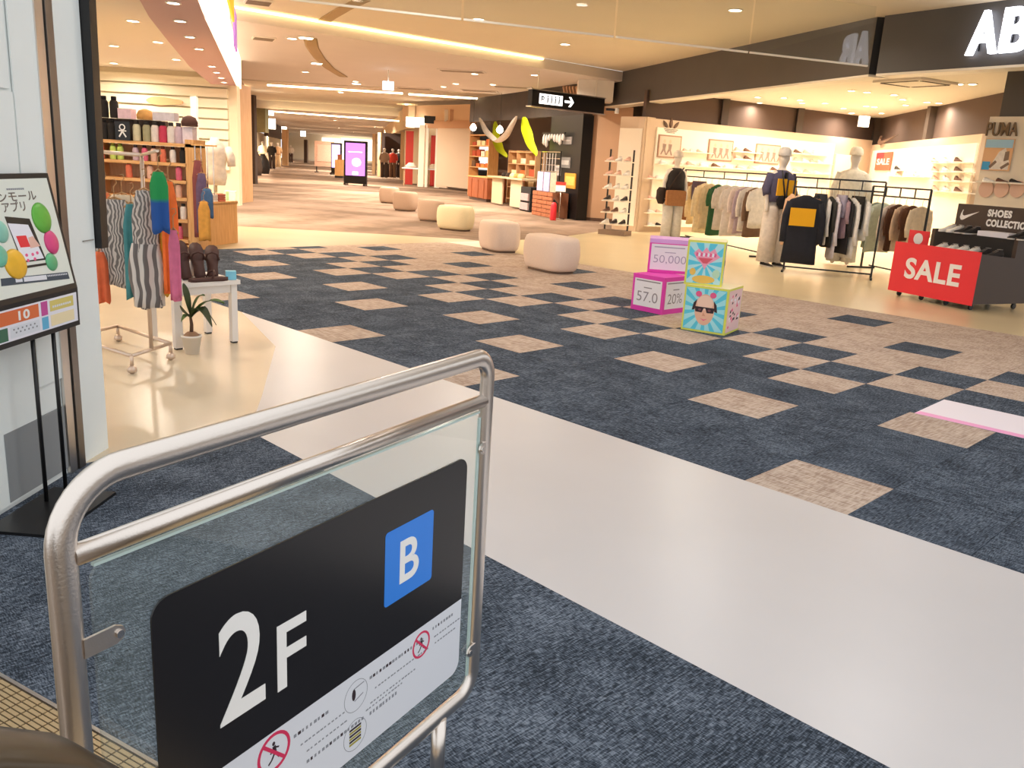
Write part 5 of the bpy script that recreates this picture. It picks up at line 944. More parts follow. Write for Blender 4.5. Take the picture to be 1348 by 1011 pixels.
# left side columns, mannequins and stock
def lcol(px0, px1, Y, m, label, z1=2.55, dep=.5):
    a, c = AT(px0, 200, Y), AT(px1, 200, Y); b = MB(); b.box(((a.x + c.x) / 2, Y + dep / 2, z1 / 2), (c.x - a.x, dep, z1)); return solo('shop_column', b, m, label, 'column')
lcol(322, 333, 34.5, mat('column_cream', 'e6cfae', .6), 'cream column beyond the wood clad column', 3.3); lcol(371, 378, 70, mat('column_tan', 'e0b98c', .6), 'tan column below the grey left fascia', 2.8); lcol(400, 404, 90, M['dkwall'], 'thin dark column at the end of the dark fascia', 2.3)
lcol(317.5, 320.5, 24.2, M['dkwall'], 'narrow dark strip beside the wood clad column', 2.9, .2)
c = AT(320.5, 190, 32); b = MB(); b.box((c.x, 33, 1.6), (.3, .3, 3.2)); solo('shop_column', b, cloth('4a3a30'), 'dark brown post behind the cream column', 'column')
for i, (px, Y, hh, c_, lb) in enumerate(((346, 46, 1.0, '2a2422', 'heap of dark bags at the left shop front'), (335.5, 43, 1.2, '5a4a40', 'brown bag stand at the left shop front'))):
    c = AT(px, 215, Y); b = MB(); b.loft([[Vector((math.cos(a) * r, math.sin(a) * r * .8, z)) for a in [2 * PI * k / 12 for k in range(12)]] for r, z in ((.32, 0), (.38, hh * .3), (.3, hh * .7), (.1, hh))]); solo('bag_heap', b, cloth(c_), lb, 'bags', (c.x, c.y, 0))
def small_figure(label, px, Y, c1, c2, rz=0.):
    c = AT(px, 215, Y); t, k = mannequin(label, (c.x, c.y, 0), rz, 1.75); t.name = 'mannequin'; t['group'] = 'corridor mannequins'; wear_top(t, k, cloth(c1), .9, 1.42, .35); wear_trousers(t, k, cloth(c2), .09)
small_figure('mannequin in black clothes far down the left side', 358, 55, '2a2420', '3a2a24'); small_figure('mannequin in cream clothes far down the left side', 346, 56, 'e8d8b0', 'c8a878'); small_figure('mannequin in tan clothes beside the tan column', 366, 60, 'd8b088', 'e8cfa8')
small_figure('mannequin in a red top with white cap in the dark right shop', 517, 51, 'd84a3a', '7a5a44'); small_figure('mannequin in grey brown at the dark shop opening', 506, 50, 'a08878', '4a3a34'); small_figure('mannequin in black at the back of the dark shop', 525, 52.5, '2a2424', '3a2c28')
small_figure('mannequin in pale clothes far down the left side', 383, 84, 'f0dcc8', '5a4038')
# left fascia signs and lamps
LSG = mat('left_sign_glow', 'fff4e0', emit=4)
for px, py, Y, w, h, lb in ((357, 163, 58, .55, .65, 'large white lit sign on the left corridor fascia'), (374, 171, 72, .4, .5, 'white lit sign beside the tan column'), (399, 176, 92, .5, .55, 'white lit sign at the end of the dark fascia')):
    c = AT(px, py, Y); b = MB(); b.box((c.x, c.y, c.z), (w, .1, h)); solo('lit_sign', b, LSG, lb, 'sign', None, 0, 'lit signs down the corridor')
c = AT(343, 148, 40); b = MB(); b.box((c.x + .1, c.y, c.z), (.9, .3, .2)); solo('lit_sign', b, LSG, 'white lamp above the left corridor fascia', 'sign', None, 0, 'lit signs down the corridor')
c = AT(338, 158, 38); b = MB(); b.box((c.x, c.y + .3, c.z), (.7, .5, 1.0)); solo('sign_box', b, cloth('6a6448'), 'dark olive sign box on the left fascia', 'sign')
# right side: door frames, banners, sign
c = AT(547, 161, 40.5); b = MB(); b.box((c.x, c.y, c.z), (.85, .2, .42)); solo('lit_sign', b, LSG, 'white lit sign above the red banners', 'sign', None, .0, 'lit signs down the corridor')
WKT = mat('doorframe_cream_glow', 'f4e6ce', .6, emit=.25)  # slight glow put into the cream of the posts, which are no lamps
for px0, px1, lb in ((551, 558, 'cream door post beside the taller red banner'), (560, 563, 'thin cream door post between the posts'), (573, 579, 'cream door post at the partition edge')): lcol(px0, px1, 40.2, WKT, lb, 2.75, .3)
for px0, px1, Y, z0, z1, lb in ((534, 544, 42.5, .0, 2.5, 'wide red banner inside the right shop'), (567, 574, 42, .0, 2.35, 'narrow red banner by the partition')):
    a, c = AT(px0, 200, Y), AT(px1, 200, Y); b = MB(); b.box(((a.x + c.x) / 2, Y, (z0 + z1) / 2), (c.x - a.x, .03, z1 - z0)); solo('red_banner', b, M['redbanner'], lb, 'banner')
a, c = AT(532, 200, 44), AT(580, 200, 44); b = MB(); b.box(((a.x + c.x) / 2, 44.2, 1.4), (c.x - a.x, .2, 2.8)); struct('wall_banner_shop', b, mat('banner_wall', 'efd8b2', .7), 'cream wall behind the red banners')
a, c = AT(500, 200, 53.5), AT(531, 200, 53.5); b = MB(); b.box(((a.x + c.x) / 2, 54, 1.3), (c.x - a.x, .2, 2.6)); struct('wall_dark_shop', b, mat('dark_shop', '3a2a24', .8), 'dark interior of the right shop')
for px0, px1, Y, lb in ((490, 494, 58, 'pale tan column left of the dark shop'), (527, 532, 49, 'tan column right of the dark shop'), (497, 501, 53, 'tan post at the dark shop edge')): lcol(px0, px1, Y, MATS['column_tan'], lb, 2.6)
for px, w in ((541, .8), (571, .6)):
    c = AT(px, 230, 40.8); t = thing('display_stand', 'white topped stand below the %s' % ('wide red banner' if px < 550 else 'narrow red banner'), 'stand', (c.x, c.y, 0)); b = MB(); b.box((0, 0, .8), (w, .5, .06)); part('top', b, M['paper'], t)
    for s_ in (-1, 1): b = MB(); b.bar((s_ * w * .4, 0, 0), (s_ * w * .4, 0, .78), .05, .05); part('leg', b, cloth('c9a684'), t)
    b = MB(); b.loft([[Vector((math.cos(a) * r, math.sin(a) * r, z)) for a in [2 * PI * k / 10 for k in range(10)]] for r, z in ((.25, .83), (.28, .9), (.12, 1.05))]); part('folded_goods', b, cloth('f0e4d4'), t)
p = WQ.px(571, 153, .05); b = MB(); b.box((0, 0, -.16), (.85, .06, .32)); solo('sign_plate', b, M['black'], 'black sign plate above the partition', 'sign', p, .1)
for px, lb in ((588, 'pale frame on the bulkhead beside the black sign plate'), (595, 'brown panel beside the pale frame on the bulkhead')):
    p = WQ.px(px, 160, .03); b = MB(); b.box((0, 0, .25), (.22, .06, .5)); solo('bulkhead_frame', b, M['offwhite'] if px == 588 else M['brown'], lb, 'panel', p, .1)
c = AT(511, 113, 22.0); t = thing('exit_sign', 'bluish white lit exit sign hanging from the hall ceiling', 'sign', c + Vector((0, 0, -.1))); b = MB(); b.box((0, 0, .1), (.26, .08, .2)); part('lamp_box', b, mat('exit_cool', 'd6ecff', emit=3), t); b = MB(); b.tube([(0, 0, .2), (0, 0, 3.37 - c.z + .1)], .015, 8); part('rod', b, M['trim'], t)

# ================================================================ LEFT SHOP
def drape(name, label, px, y0, y1, Y, w, m, group, rz=0., thick=.07, seed=0, part2=None, cat='garment', flare=1.):
    p = AT(px, y0, Y); h = (y1 - y0) / FPX * (Y * .967 + .3); t = thing(name, label, cat, p, rz, group); R = random.Random(seed); ph = R.uniform(0, 6); b = MB(); N = 28; rings = []
    for i in range(10):
        f = i / 9; rr = []
        for k in range(N):
            a = 2 * PI * k / N; rp = 1 + .30 * f ** .6 * math.sin(5 * a + ph) + .14 * f * math.sin(9 * a + ph * 2)
            ww = w / 2 * (.55 + .45 * min(1, f * 5)) * (1 + (flare - 1) * f)
            rr.append(Vector((math.cos(a) * ww * (1 + .1 * f * math.sin(4 * a + ph)), math.sin(a) * thick / 2 * rp, -.03 - f * h + .015 * f * math.sin(3 * a + ph))))
        rings.append(rr)
    b.loft(rings); part('cloth', b, m, t)
    b = MB(); b.tube([(0, 0, -.04), (0, 0, .05), (.018, 0, .07), (.014, 0, .095), (-.006, 0, .09)], .003, 6); b.tube([(-w * .4, 0, -.05), (0, 0, -.015), (w * .4, 0, -.05)], .006, 6); part('hanger', b, HANG, t)
    if part2: part2(t, w, h, thick)
    return t
LR = thing('garment_rail', 'pale metal garment rail on a low base in the outdoor goods shop', 'clothes rack', (-2.55, 5.42, 0)); lo = Vector((-2.55, 5.42, 0))
CR = [Vector((-2.33, 5.03, 0)) - lo, Vector((-2.25, 5.42, 0)) - lo, Vector((-2.80, 5.86, 0)) - lo, Vector((-2.92, 5.45, 0)) - lo]; PALE = mat('pale_metal', 'd9c2ae', .3, .6)
for i in range(4):
    a, c = CR[i] + Z * .11, CR[(i + 1) % 4] + Z * .11; b = MB(); b.tube([a, c], .012, 8); part('base_bar', b, PALE, LR); b = MB(); b.tube([CR[i] + Z * .11, CR[i] + Z * .05], .012, 8); b.lathe([(.008, 0), (.028, .012), (.028, .035), (.012, .05)], CR[i], 10); part('caster', b, PALE, LR)
pA, pB = (CR[2] + CR[3]) / 2, (CR[0] + CR[1]) / 2
for p in (pA, pB): b = MB(); b.tube([p + Z * .11, p + Z * 1.30], .013, 8); part('post', b, PALE, LR)
b = MB(); b.tube([pA + Z * 1.30 + (pA - pB) * .1, pB + Z * 1.30], .012, 8); part('rail', b, PALE, LR); b = MB(); b.tube([pB + Z * 1.30, AT(208, 219, 4.87) - lo + Z * .085], .010, 8); part('arm', b, PALE, LR)
STR = stripe_mat('zigzag_print', '6e6866', 'c4bbb4', 16, 0, 14.); STR2 = stripe_mat('wave_stripe', '6a6462', 'cbc4be', 6.5, 0, 5.); GRN = stripe_mat('green_blue', '1f8f4c', '1d4f98', .55, 2, 2.5, width=.6)
LG_ = 'garments on the pale rail'
drape('shirt', 'orange garment at the pillar end of the pale rail', 136, 247, 300, 5.45, .10, cloth('e07a4a'), LG_, .3, seed=1)
drape('trousers', 'coral garment hanging low by the pillar', 131, 325, 390, 5.3, .09, cloth('dd6a42'), LG_, .3, seed=2)
drape('skirt', 'grey striped skirt on the pale rail', 150, 256, 366, 5.35, .22, STR, LG_, .2, .09, 3, flare=1.3)
drape('dress', 'beige top hanging between the grey skirts', 160, 250, 305, 5.4, .2, cloth('dcc6a8'), LG_, .3, .07, 9)
drape('scarf', 'teal scarf between the striped garments', 172, 262, 382, 5.2, .10, cloth('3f7f84'), LG_, .4, seed=4)
def skirt2(t, w, h, th):
    b = MB(); N = 28; rings = []
    for i in range(8):
        f = i / 7; rings.append([Vector((math.cos(a) * w * (.50 + .16 * math.sin(PI * min(1, f * 1.15)) + .02 * f) * (1 + .08 * math.sin(6 * a)), math.sin(a) * th * (.6 + .25 * f) * (1 + .25 * math.sin(7 * a)), -.03 - h * (.45 + .55 * f))) for a in [2 * PI * k / N for k in range(N)]])
    b.loft(rings); part('striped_skirt', b, STR2, t, 'wavy black and white striped skirt')
drape('dress', 'long dress with patterned top and wavy black and white skirt', 189, 244, 391, 5.05, .155, STR, LG_, .2, .09, 5, skirt2, 'dress')
drape('scarf', 'green and blue scarf on the arm of the pale rail', 208, 219, 293, 4.87, .10, GRN, LG_, .2, .06, 6)
drape('scarf', 'orange scarf beside the green and blue scarf', 221, 232, 372, 5.02, .09, cloth('ee6f2e'), LG_, .3, .06, 7)
drape('scarf', 'yellow scarf below the green and blue scarf', 213, 285, 378, 5.08, .06, cloth('dba63a'), LG_, .2, .05, 8)
drape('scarf', 'dusty pink scarf at the table end of the rail', 228, 296, 384, 4.98, .065, cloth('cc6a8c'), LG_, .2, .05, 10)
# low white table with sandals
p0, p1 = FL(233, 461), FL(306, 452); d = (p1 - p0); d.normalize(); TW = .46; LT = thing('low_table', 'low white table with sandals in front of the clothes rail', 'table', p0, math.atan2(d.y, d.x)); WT = mat('table_white', 'ece4dc', .5); TDp = .42
b = MB(); b.box((TW / 2, TDp / 2, .445), (TW + .04, TDp + .04, .03)); part('table_top', b, WT, LT); b = MB(); b.box((TW / 2, .02, .40), (TW, .02, .06)); b.box((TW / 2, TDp - .02, .40), (TW, .02, .06)); part('apron', b, WT, LT)
for x, y, w_ in ((.02, .02, .055), (TW - .02, .02, .045), (.02, TDp - .02, .045), (TW - .02, TDp - .02, .045)): b = MB(); b.box((x, y, .222), (w_, .045, .42)); part('leg', b, WT, LT); b = MB(); b.box((x, y, .006), (w_ * .8, .04, .012)); part('foot_pad', b, M['black'], LT)
nn = Vector((-d.y, d.x, 0)); TP = lambda x, y, z=.461: p0 + d * x + nn * y + Z * z
sb = MB(); sb.loft([[Vector((x, w_ * c_, z)) for c_, z in ((-1, 0), (-1, .02), (1, .02), (1, 0))] for x, w_ in ((0, .02), (.02, .034), (.08, .032), (.15, .04), (.2, .044), (.235, .034), (.25, .014))]); sb.tube([(.13, -.042, .02), (.15, -.03, .055), (.16, 0, .062), (.15, .03, .055), (.13, .042, .02)], .007, 8); SDM = sb.mesh('sandal', M['sandal'])
for i, (x, y, rz, tilt, lb) in enumerate(((.03, .12, 1.6, -1.2, 'brown sandal propped upright at the rail end of the table'), (.145, .12, 1.5, -1.15, 'brown sandal propped upright in the middle of the table'), (.25, .12, 1.3, -.95, 'brown sandal leaning sideways on the table'), (.345, .12, 1.1, -.8, 'brown sandal beside the blue box'), (.12, .02, .0, 0, 'brown sandal lying flat at the table edge'))):
    o = bpy.data.objects.new('sandal', SDM); COL.objects.link(o); o.rotation_euler = (0, tilt, rz + math.atan2(d.y, d.x)); o.scale = (1.12, 1.12, 1.12); o.location = TP(x, y); tag(o, lb, 'sandal', 'sandals on the white table')
b = MB(); b.box((0, 0, .03), (.07, .06, .06)); solo('small_box', b, mat('box_cyan', '86d0e8', .5), 'small light blue box on the white table', 'box', TP(.435, .03), .4)
b = MB(); b.lathe([(.13, 0), (.15, .02), (.15, .10), (.145, .12)], (0, 0, 0), 18); b.tube([(-.12, 0, .12), (-.1, 0, .2), (0, 0, .23), (.1, 0, .2), (.12, 0, .12)], .008, 8); solo('cloth_basket', b, mat('basket_white', 'ead8cc', .6), 'white basket of cloth behind the sandals', 'basket', TP(.16, .33), 0)
p = FL(253, 465); PT_ = thing('potted_plant', 'young leafy plant in a white pot under the low table', 'potted plant', p)
b = MB(); b.lathe([(.045, 0), (.064, .115), (.068, .115), (.068, .128), (.058, .128), (.056, .11)], (0, 0, 0), 20); part('pot', b, M['pot'], PT_); b = MB(); b.lathe([(.056, .105), (.05, .13), (.025, .15), (.004, .152)], (0, 0, 0), 14); part('soil', b, M['soil'], PT_); b = MB(); b.tube([(0, 0, .13), (.004, 0, .2), (-.004, .0, .27)], [.014, .012, .008], 8); part('stem', b, mat('stem_brown', '5a4030', .8), PT_)
def leaf(base, tip, wid, droop, m):
    base, tip = Vector(base), Vector(tip); d_ = tip - base; s_ = d_.cross(Z).normalized(); b = MB(); vs = []; n_ = 8
    for i in range(n_ + 1):
        f = i / n_; c = base + d_ * f + Z * (droop * math.sin(PI * f)); w_ = wid * math.sin(PI * (f * .92 + .06)) ** .8; vs += [c - s_ * w_ + Z * .008, c, c + s_ * w_ + Z * .008]
    fs = []
    for i in range(n_):
        for j in (0, 1): fs.append((i * 3 + j, i * 3 + j + 1, i * 3 + j + 4, i * 3 + j + 3))
    b.add(vs, fs, 0, True); b.add([v - Z * .0015 for v in vs], [f[::-1] for f in fs], 0, True); part('leaf', b, m, PT_)
leaf((0, 0, .25), (.24, -.03, .36), .05, .06, M['greenleaf']); leaf((0, 0, .24), (.16, -.05, .20), .045, .10, M['darkleaf']); leaf((0, 0, .26), (-.05, -.05, .33), .045, -.02, M['darkleaf']); leaf((0, 0, .26), (-.05, .02, .47), .03, .03, M['darkleaf']); leaf((0, 0, .24), (.15, .06, .19), .04, .08, M['darkleaf']); leaf((0, 0, .24), (-.05, -.04, .22), .04, .03, M['greenleaf']); leaf((0, 0, .26), (.10, .0, .40), .035, .05, M['greenleaf'])
# shelf unit with bottles
SY = 11.3; sx0, sx1 = AT(112, 190, SY).x, AT(255, 190, SY).x; SU = thing('wooden_shelf', 'pale wooden shelf unit stocked with drink bottles', 'shelf', ((sx0 + sx1) / 2, SY + .2, 0)); SWd = sx1 - sx0
for x in (-SWd / 2 + .06, SWd / 2 - .055): b = MB(); b.box((x, 0, .71), (.11, .42, 1.42)); part('upright', b, M['wood'], SU)
SZ = (.12, .38, .66, .88, 1.10, 1.345)
for z in SZ: b = MB(); b.box((0, 0, z), (SWd - .2 if z < 1.3 else SWd, .42, .04)); part('shelf_board', b, M['woodx'], SU)
b = MB(); b.box((0, .19, .72), (SWd - .2, .02, 1.2)); part('back_board', b, M['wood2'], SU); b = MB(); b.box((-.2, .10, 1.50), (SWd * .6, .2, .27)); part('riser', b, mat('riser_dark', '4a3a30', .6), SU)
b = MB(); b.bar((SWd / 2 - .03, -.2, 1.36), (SWd / 2 + .34, -.34, 1.36), .02, .02); part('peg_rail', b, M['wood'], SU)
for k in range(4):
    x = SWd / 2 + .02 + k * .09; b = MB(); b.bar((x, -.22 - k * .034, .75), (x, -.22 - k * .034, 1.36), .008, .008); part('peg_wire', b, M['chrome'], SU)
def bottle_mesh(name, c, cap, r=.05, h=.25):
    b = MB(); b.lathe([(r * .95, 0), (r, .01), (r, h * .68), (r * .8, h * .8), (r * .55, h * .84)], (0, 0, 0), 14, 0); b.lathe([(r * .6, h * .84), (r * .62, h), (r * .5, h * 1.02)], (0, 0, 0), 14, 1); return b.mesh(name, [c, cap])
BC = {'black': ('2a2624', '141212'), 'cream': ('d8cfae', '2a2422'), 'olive': ('a8a280', '3a3430'), 'white': ('e6dcd4', '3a3430'), 'crimson': ('c8405a', '2c2020'), 'lilac': ('cdb4c0', '4a4044'), 'peach': ('e6b8a0', '2c2422'), 'pink': ('dc6a84', '2c2020'), 'lime': ('c2d66a', '7a8a3a'), 'coral': ('e2785a', '6a3424')}
BM = {k: bottle_mesh(k + '_bottle', cloth(v[0]), cloth(v[1])) for k, v in BC.items()}
def bottle(kind, px, z, lb, grp, dy=0., s=1.):
    p = AT(px, 190, SY + .06 + dy); o = bpy.data.objects.new('bottle', BM[kind]); COL.objects.link(o); o.location = (p.x, SY + .06 + dy, z); o.scale = (s, s, s); tag(o, lb, 'bottle', grp)
for i, (k, px) in enumerate((('black', 127.5), ('black', 138), ('black', 148.5), ('cream', 181), ('olive', 194), ('white', 205), ('crimson', 215.5), ('white', 226), ('lilac', 236))): bottle(k, px, 1.366, '%s bottle on the top shelf%s' % (k, {'white': '', 'crimson': ' between two white bottles', 'olive': ' beside the cream bottle', 'cream': ' beside the black sign'}.get(k, '')), 'bottles on the top shelf')
for k, px in (('black', 128), ('black', 140), ('black', 153)): bottle(k, px, 1.636, 'tall black bottle on the riser above the top shelf', 'bottles on the riser', .05, 1.05)
for k, px in (('lilac', 178), ('pink', 190), ('peach', 202), ('coral', 214), ('white', 227), ('black', 240)): bottle(k, px, 1.121, '%s bottle on the second shelf' % k, 'bottles on the second shelf', 0, .78)
for k, px in (('coral', 133), ('lime', 148.5), ('lime', 158)): bottle(k, px, 1.121, '%s bottle on the second shelf behind the clothes rail' % k, 'bottles on the second shelf', 0, .8)
for k, px in (('coral', 168), ('peach', 196), ('pink', 234)): bottle(k, px, .901, '%s bottle on the third shelf' % k, 'bottles on the third shelf', 0, .8)
for k, px, z in (('peach', 233, .681), ('white', 238, .401), ('black', 228, .401), ('pink', 232, .141)): bottle(k, px, z, '%s bottle low on the wooden shelf' % k, 'bottles on the low shelves', 0, .8)
c = AT(163.5, 190, SY); t = thing('logo_sign', 'black square sign with a white stick figure among the bottles', 'sign', (c.x, SY - .02, 1.366)); b = MB(); b.box((0, 0, .115), (.19, .02, .23)); q = part('plate', b, M['black'], t); pl = Plane((0, -.0105, .115), (1, 0, 0), Z); b = MB(); pl.ring(b, 0, .045, .026, .04, 0, .002); pl.line(b, -.045, -.075, 0, -.005, .018, 0, .002); pl.line(b, .045, -.075, 0, -.005, .018, 0, .002); pl.line(b, -.05, .0, .05, .0, .014, 0, .002); part('figure_mark', b, M['white_print'], q, kind='stuff')
for px0, px1, z0, z1, c_, lb in ((160, 177, 1.636, 1.76, 'e8c8d4', 'pink and white pack on the riser'), (205, 233, 1.636, 1.74, 'd8d0d8', 'pale grey board on the riser'), (243, 256, 1.366, 1.58, 'e6d8e0', 'white printed box at the shelf end')):
    a, c = AT(px0, 190, SY + .1), AT(px1, 190, SY + .1); b = MB(); b.box(((a.x + c.x) / 2, SY + .12, (z0 + z1) / 2), (c.x - a.x, .16, z1 - z0)); solo('pack', b, cloth(c_), lb, 'pack')
def cap_at(px, z, c_, lb):
    p = AT(px, 150, SY + .12); b = MB(); b.lathe([(.10, 0), (.105, .05), (.08, .11), (.02, .135)], (0, 0, 0), 14); b.prism([(math.cos(a) * .1, -.04 - .13 * math.sin(a), .005) for a in [PI * i / 8 for i in range(9)]], (0, 0, .012)); solo('cap', b, cloth(c_), lb, 'cap', (p.x, SY + .12, z), .5)
cap_at(191, 1.636, 'c89858', 'tan cap on the riser above the bottles'); cap_at(249, 1.585, '5a3c34', 'dark brown cap on the white printed box')
LH = 'scarves hanging at the shelf end'
for i, (px, y0, y1, c_, lb) in enumerate(((260, 208, 305, '8a4a4a', 'maroon scarf hanging at the shelf end'), (265, 225, 300, '6a5470', 'purple scarf hanging at the shelf end'), (272, 245, 282, '4a6a90', 'denim blue scarf hanging at the shelf end'), (268, 262, 312, 'd89a44', 'mustard scarf hanging at the shelf end'))): drape('scarf', lb, px, y0, y1, 11.18 - .08 * i, .15, cloth(c_), LH, .1, .045, i + 20)
# wooden crate table with folded clothes and a torso
a, c = AT(269, 300, 11.7), AT(300, 300, 11.7); CT = thing('crate_table', 'pale wooden crate table of folded clothes beside the bottle shelf', 'display table', ((a.x + c.x) / 2 - .28, 12.25, 0), -.25); w = c.x - a.x; hh = .58
for x in (-.5, .5): b = MB(); b.box((x * w, 0, hh / 2), (.05, .8, hh)); part('side_board', b, M['wood'], CT)
b = MB(); b.box((0, 0, hh), (w + .05, .85, .04)); part('top_board', b, M['woodx'], CT); b = MB(); b.box((0, 0, .25), (w, .8, .03)); part('lower_board', b, M['woodx'], CT); b = MB(); b.box((0, -.39, hh / 2), (w, .02, hh - .05)); part('front_board', b, M['wood'], CT)
for i, (dx, dy, c_, lb) in enumerate(((-.10, -.15, 'e8d4bc', 'cream folded shirts on the crate table'), (.06, -.1, '8a6a58', 'brown folded shirts on the crate table'), (-.02, .12, '3a3030', 'black folded shirts on the crate table'), (.12, .15, 'f0e6da', 'white folded shirts on the crate table'), (-.16, .28, '7a98a8', 'blue grey folded shirts on the crate table'), (.02, .32, 'c8705a', 'brick red folded shirts on the crate table'), (.16, -.28, 'b8c8a0', 'pale green folded shirts on the crate table'))):
    gx, gy = (-.085, .085)[i % 2], -.29 + .19 * (i // 2); t = thing('folded_clothes', lb, 'folded clothes', (CT.location.x + gx * math.cos(-.25) - gy * math.sin(-.25), CT.location.y + gx * math.sin(-.25) + gy * math.cos(-.25), hh + .022), -.25, 'folded clothes on the crate table')
    for k in range(3): b = MB(); b.prism([(x, y, .035 * k) for x, y in rrect(-.075, -.085, .075, .085, .025, 3)], (0, 0, .03)); part('layer', b, cloth(c_), t)
p = AT(284, 235, 12.85); t = thing('torso_form', 'white torso form in a white shirt behind the crate table', 'mannequin', (p.x, 12.85, 0)); b = MB(); b.loft([[Vector((math.cos(a) * r, math.sin(a) * r * .65, z)) for a in [2 * PI * k / 16 for k in range(16)]] for r, z in ((.14, .80), (.17, .92), (.15, 1.05), (.19, 1.25), (.20, 1.34), (.07, 1.42), (.06, 1.48))]); part('torso', b, cloth('f4ecdf'), t); b = MB(); b.tube([(0, 0, 0), (0, 0, .82)], .02, 8); b.lathe([(.16, 0), (.16, .02), (.03, .03)], (0, 0, 0), 14); part('stand', b, M['chrome'], t)
for s_ in (-1, 1): b = MB(); b.tube([(s_ * .17, 0, 1.33), (s_ * .24, -.02, 1.2), (s_ * .25, -.03, 1.08)], [.07, .065, .06], 10); part('sleeve', b, cloth('f4ecdf'), t)
p = FL(304, 279); t = thing('product_box', 'green and white product box on the floor by the wood column', 'box', (p.x, p.y, 0), .2); b = MB(); b.box((0, 0, .22), (.22, .2, .44)); part('carton', b, cloth('dfe4d0'), t); b = MB(); b.box((-.05, -.103, .22), (.06, .008, .42)); part('green_band', b, cloth('a8c890'), t)
c = AT(215, 133, 20.3); b = MB(); b.prism([(c.x + x * .42, 20.35, c.z + z * .09) for x, z in [(math.cos(a), math.sin(a) * (1 + .2 * math.cos(3 * a))) for a in [2 * PI * k / 24 for k in range(24)]]], (0, .05, 0)); solo('wood_slice_sign', b, mat('slice_orange', 'ecb888', .6), 'long orange wood slice sign on the slatted wall', 'sign')
c = AT(256, 150, 19.2); b = MB(); b.box((c.x, 19.2, 1.6), (.12, .12, 1.5)); b.box((c.x, 19.2, .45), (.3, .3, .9)); solo('display_post', b, M['offwhite'], 'white display post in front of the slatted wall', 'post')
# lit sign patches on the canopy face
cf = Frame(ca[0], ca[1]); b = MB(); cf.boxm(b, cf.L * .60, cf.L * .68, 2.85, 3.4, .09, .12); part('sign_block', b, mat('sign_purple', 'b07ad0', emit=.5), FAS3, 'purple block on the lit sign'); b = MB(); cf.boxm(b, cf.L * .70, cf.L * .95, 3.15, 3.5, .09, .12); part('sign_block', b, mat('sign_yellow', 'd8b820', emit=.6), FAS3, 'yellow block on the lit sign')

# ================================================================ LAMPS AND CEILING FITTINGS
WARM, NEUT, COOL = (1, .87, .71), (1, .96, .93), (.95, .97, 1)
def downlight(p, power, color, label, group, r=.085, m=None):
    t = thing('downlight', label, 'ceiling light', p, 0, group); b = MB()
    for k in range(16):
        t0, t1 = 2 * PI * k / 16, 2 * PI * (k + 1) / 16; b.prism([(rr * math.cos(x), rr * math.sin(x), -.012) for rr, x in ((r * .78, t0), (r, t0), (r, t1), (r * .78, t1))], (0, 0, .012))
    part('trim_ring', b, M['trim'], t); b = MB(); b.lathe([(r * .78, -.004), (r * .5, -.010), (.005, -.012)], (0, 0, 0), 16); part('lens', b, m or M['lampglow'], t)
    if power: lamp('lamp_light', (0, 0, -.03), power, color, r * 1.5, t)
for px, py in ((630, 25), (744, 58), (968, 13)): downlight(FL(px, py, 3.599), 38, WARM, 'round downlight in the near hall ceiling', 'downlights in the near hall ceiling', .11)
for x, y in ((-3.2, 6.5), (.2, 6.0), (3.2, 6.5), (-.8, 9.0), (2.2, 8.8)): downlight((x, y, 3.599), 18, NEUT, 'added round downlight in the hall ceiling above the blue and tan tiles', 'added downlights above the tiles', .11)  # lamps out of view, added to brighten the near floor
for px, py in ((625, 97), (600, 110), (584, 114), (468, 107)): downlight(FL(px, py, 3.379), 88, WARM, 'added round downlight in the lowered middle ceiling', 'downlights in the lowered ceiling', .11)
for i, (x, y) in enumerate(((-4.5, 17), (-6, 24), (-1, 24.5), (.1, 21.2))): downlight((x, y, 3.379), 100, WARM, 'added round downlight in the lowered middle ceiling', 'downlights in the lowered ceiling', .11)  # the last one is added to light the brown wall and gift shop front
for i, (x, y, z) in enumerate(((-5.5, 31, 3.79), (-8, 38, 3.79), (-6, 44, 3.79), (-10, 52, 3.379), (-13, 60, 3.379), (-12, 70, 3.379), (-17, 80, 3.379), (-18, 92, 3.379), (-22, 105, 3.379), (-25, 114, 3.379))): downlight((x, y, z), 480, WARM, 'added round downlight far along the corridor ceiling', 'added downlights along the corridor', .13)  # lamp rows added to light the far end of the corridor
for x, y in ((448, 472), (530, 480), (95, 510), (180, 522), (310, 538), (447, 590), (525, 553), (730, 547), (722, 597), (670, 494), (843, 532), (905, 537), (993, 583), (1080, 438), (1010, 438), (905, 385), (1135, 520)):
    p = FL(1008 + x / 3.965, y / 3.965, SCZ - .001); downlight(p, 17, WARM, 'round downlight in the sportswear shop ceiling', 'downlights in the sportswear shop', .085)
for px, py in ((936, 131), (1000, 135)): downlight(FL(px, py, SCZ - .001), 17, WARM, 'round downlight in the sportswear shop ceiling', 'downlights in the sportswear shop', .085)
for k in range(5): p = WA.pt(.8 + k * 1.5, SCZ - .001, 1.0); downlight(p, 11, WARM, 'added round downlight washing the emblem wall', 'added downlights at the emblem wall', .085)  # washers added to throw light on the emblem wall
for k in range(3): p = WN.pt(1.2 + k * 2.2, SCZ - .001, .9); downlight(p, 11, WARM, 'added round downlight washing the tick wall', 'added downlights at the tick wall', .085)  # likewise added, for the tick wall
for px, py in ((175, 27), (208, 55), (232, 78), (150, 60)): downlight(FL(px, py, 2.949), 40, WARM, 'round downlight in the outdoor shop ceiling', 'downlights in the outdoor shop', .10)
for x, y in ((-3.6, 6.2), (-5.5, 8.5), (-8.5, 17.5), (-8, 12), (-9, 19.4), (-6.8, 18.8)): downlight((x, y, 2.949), 45 if y > 8 else 26, WARM, 'round downlight in the outdoor shop ceiling', 'downlights in the outdoor shop', .10)
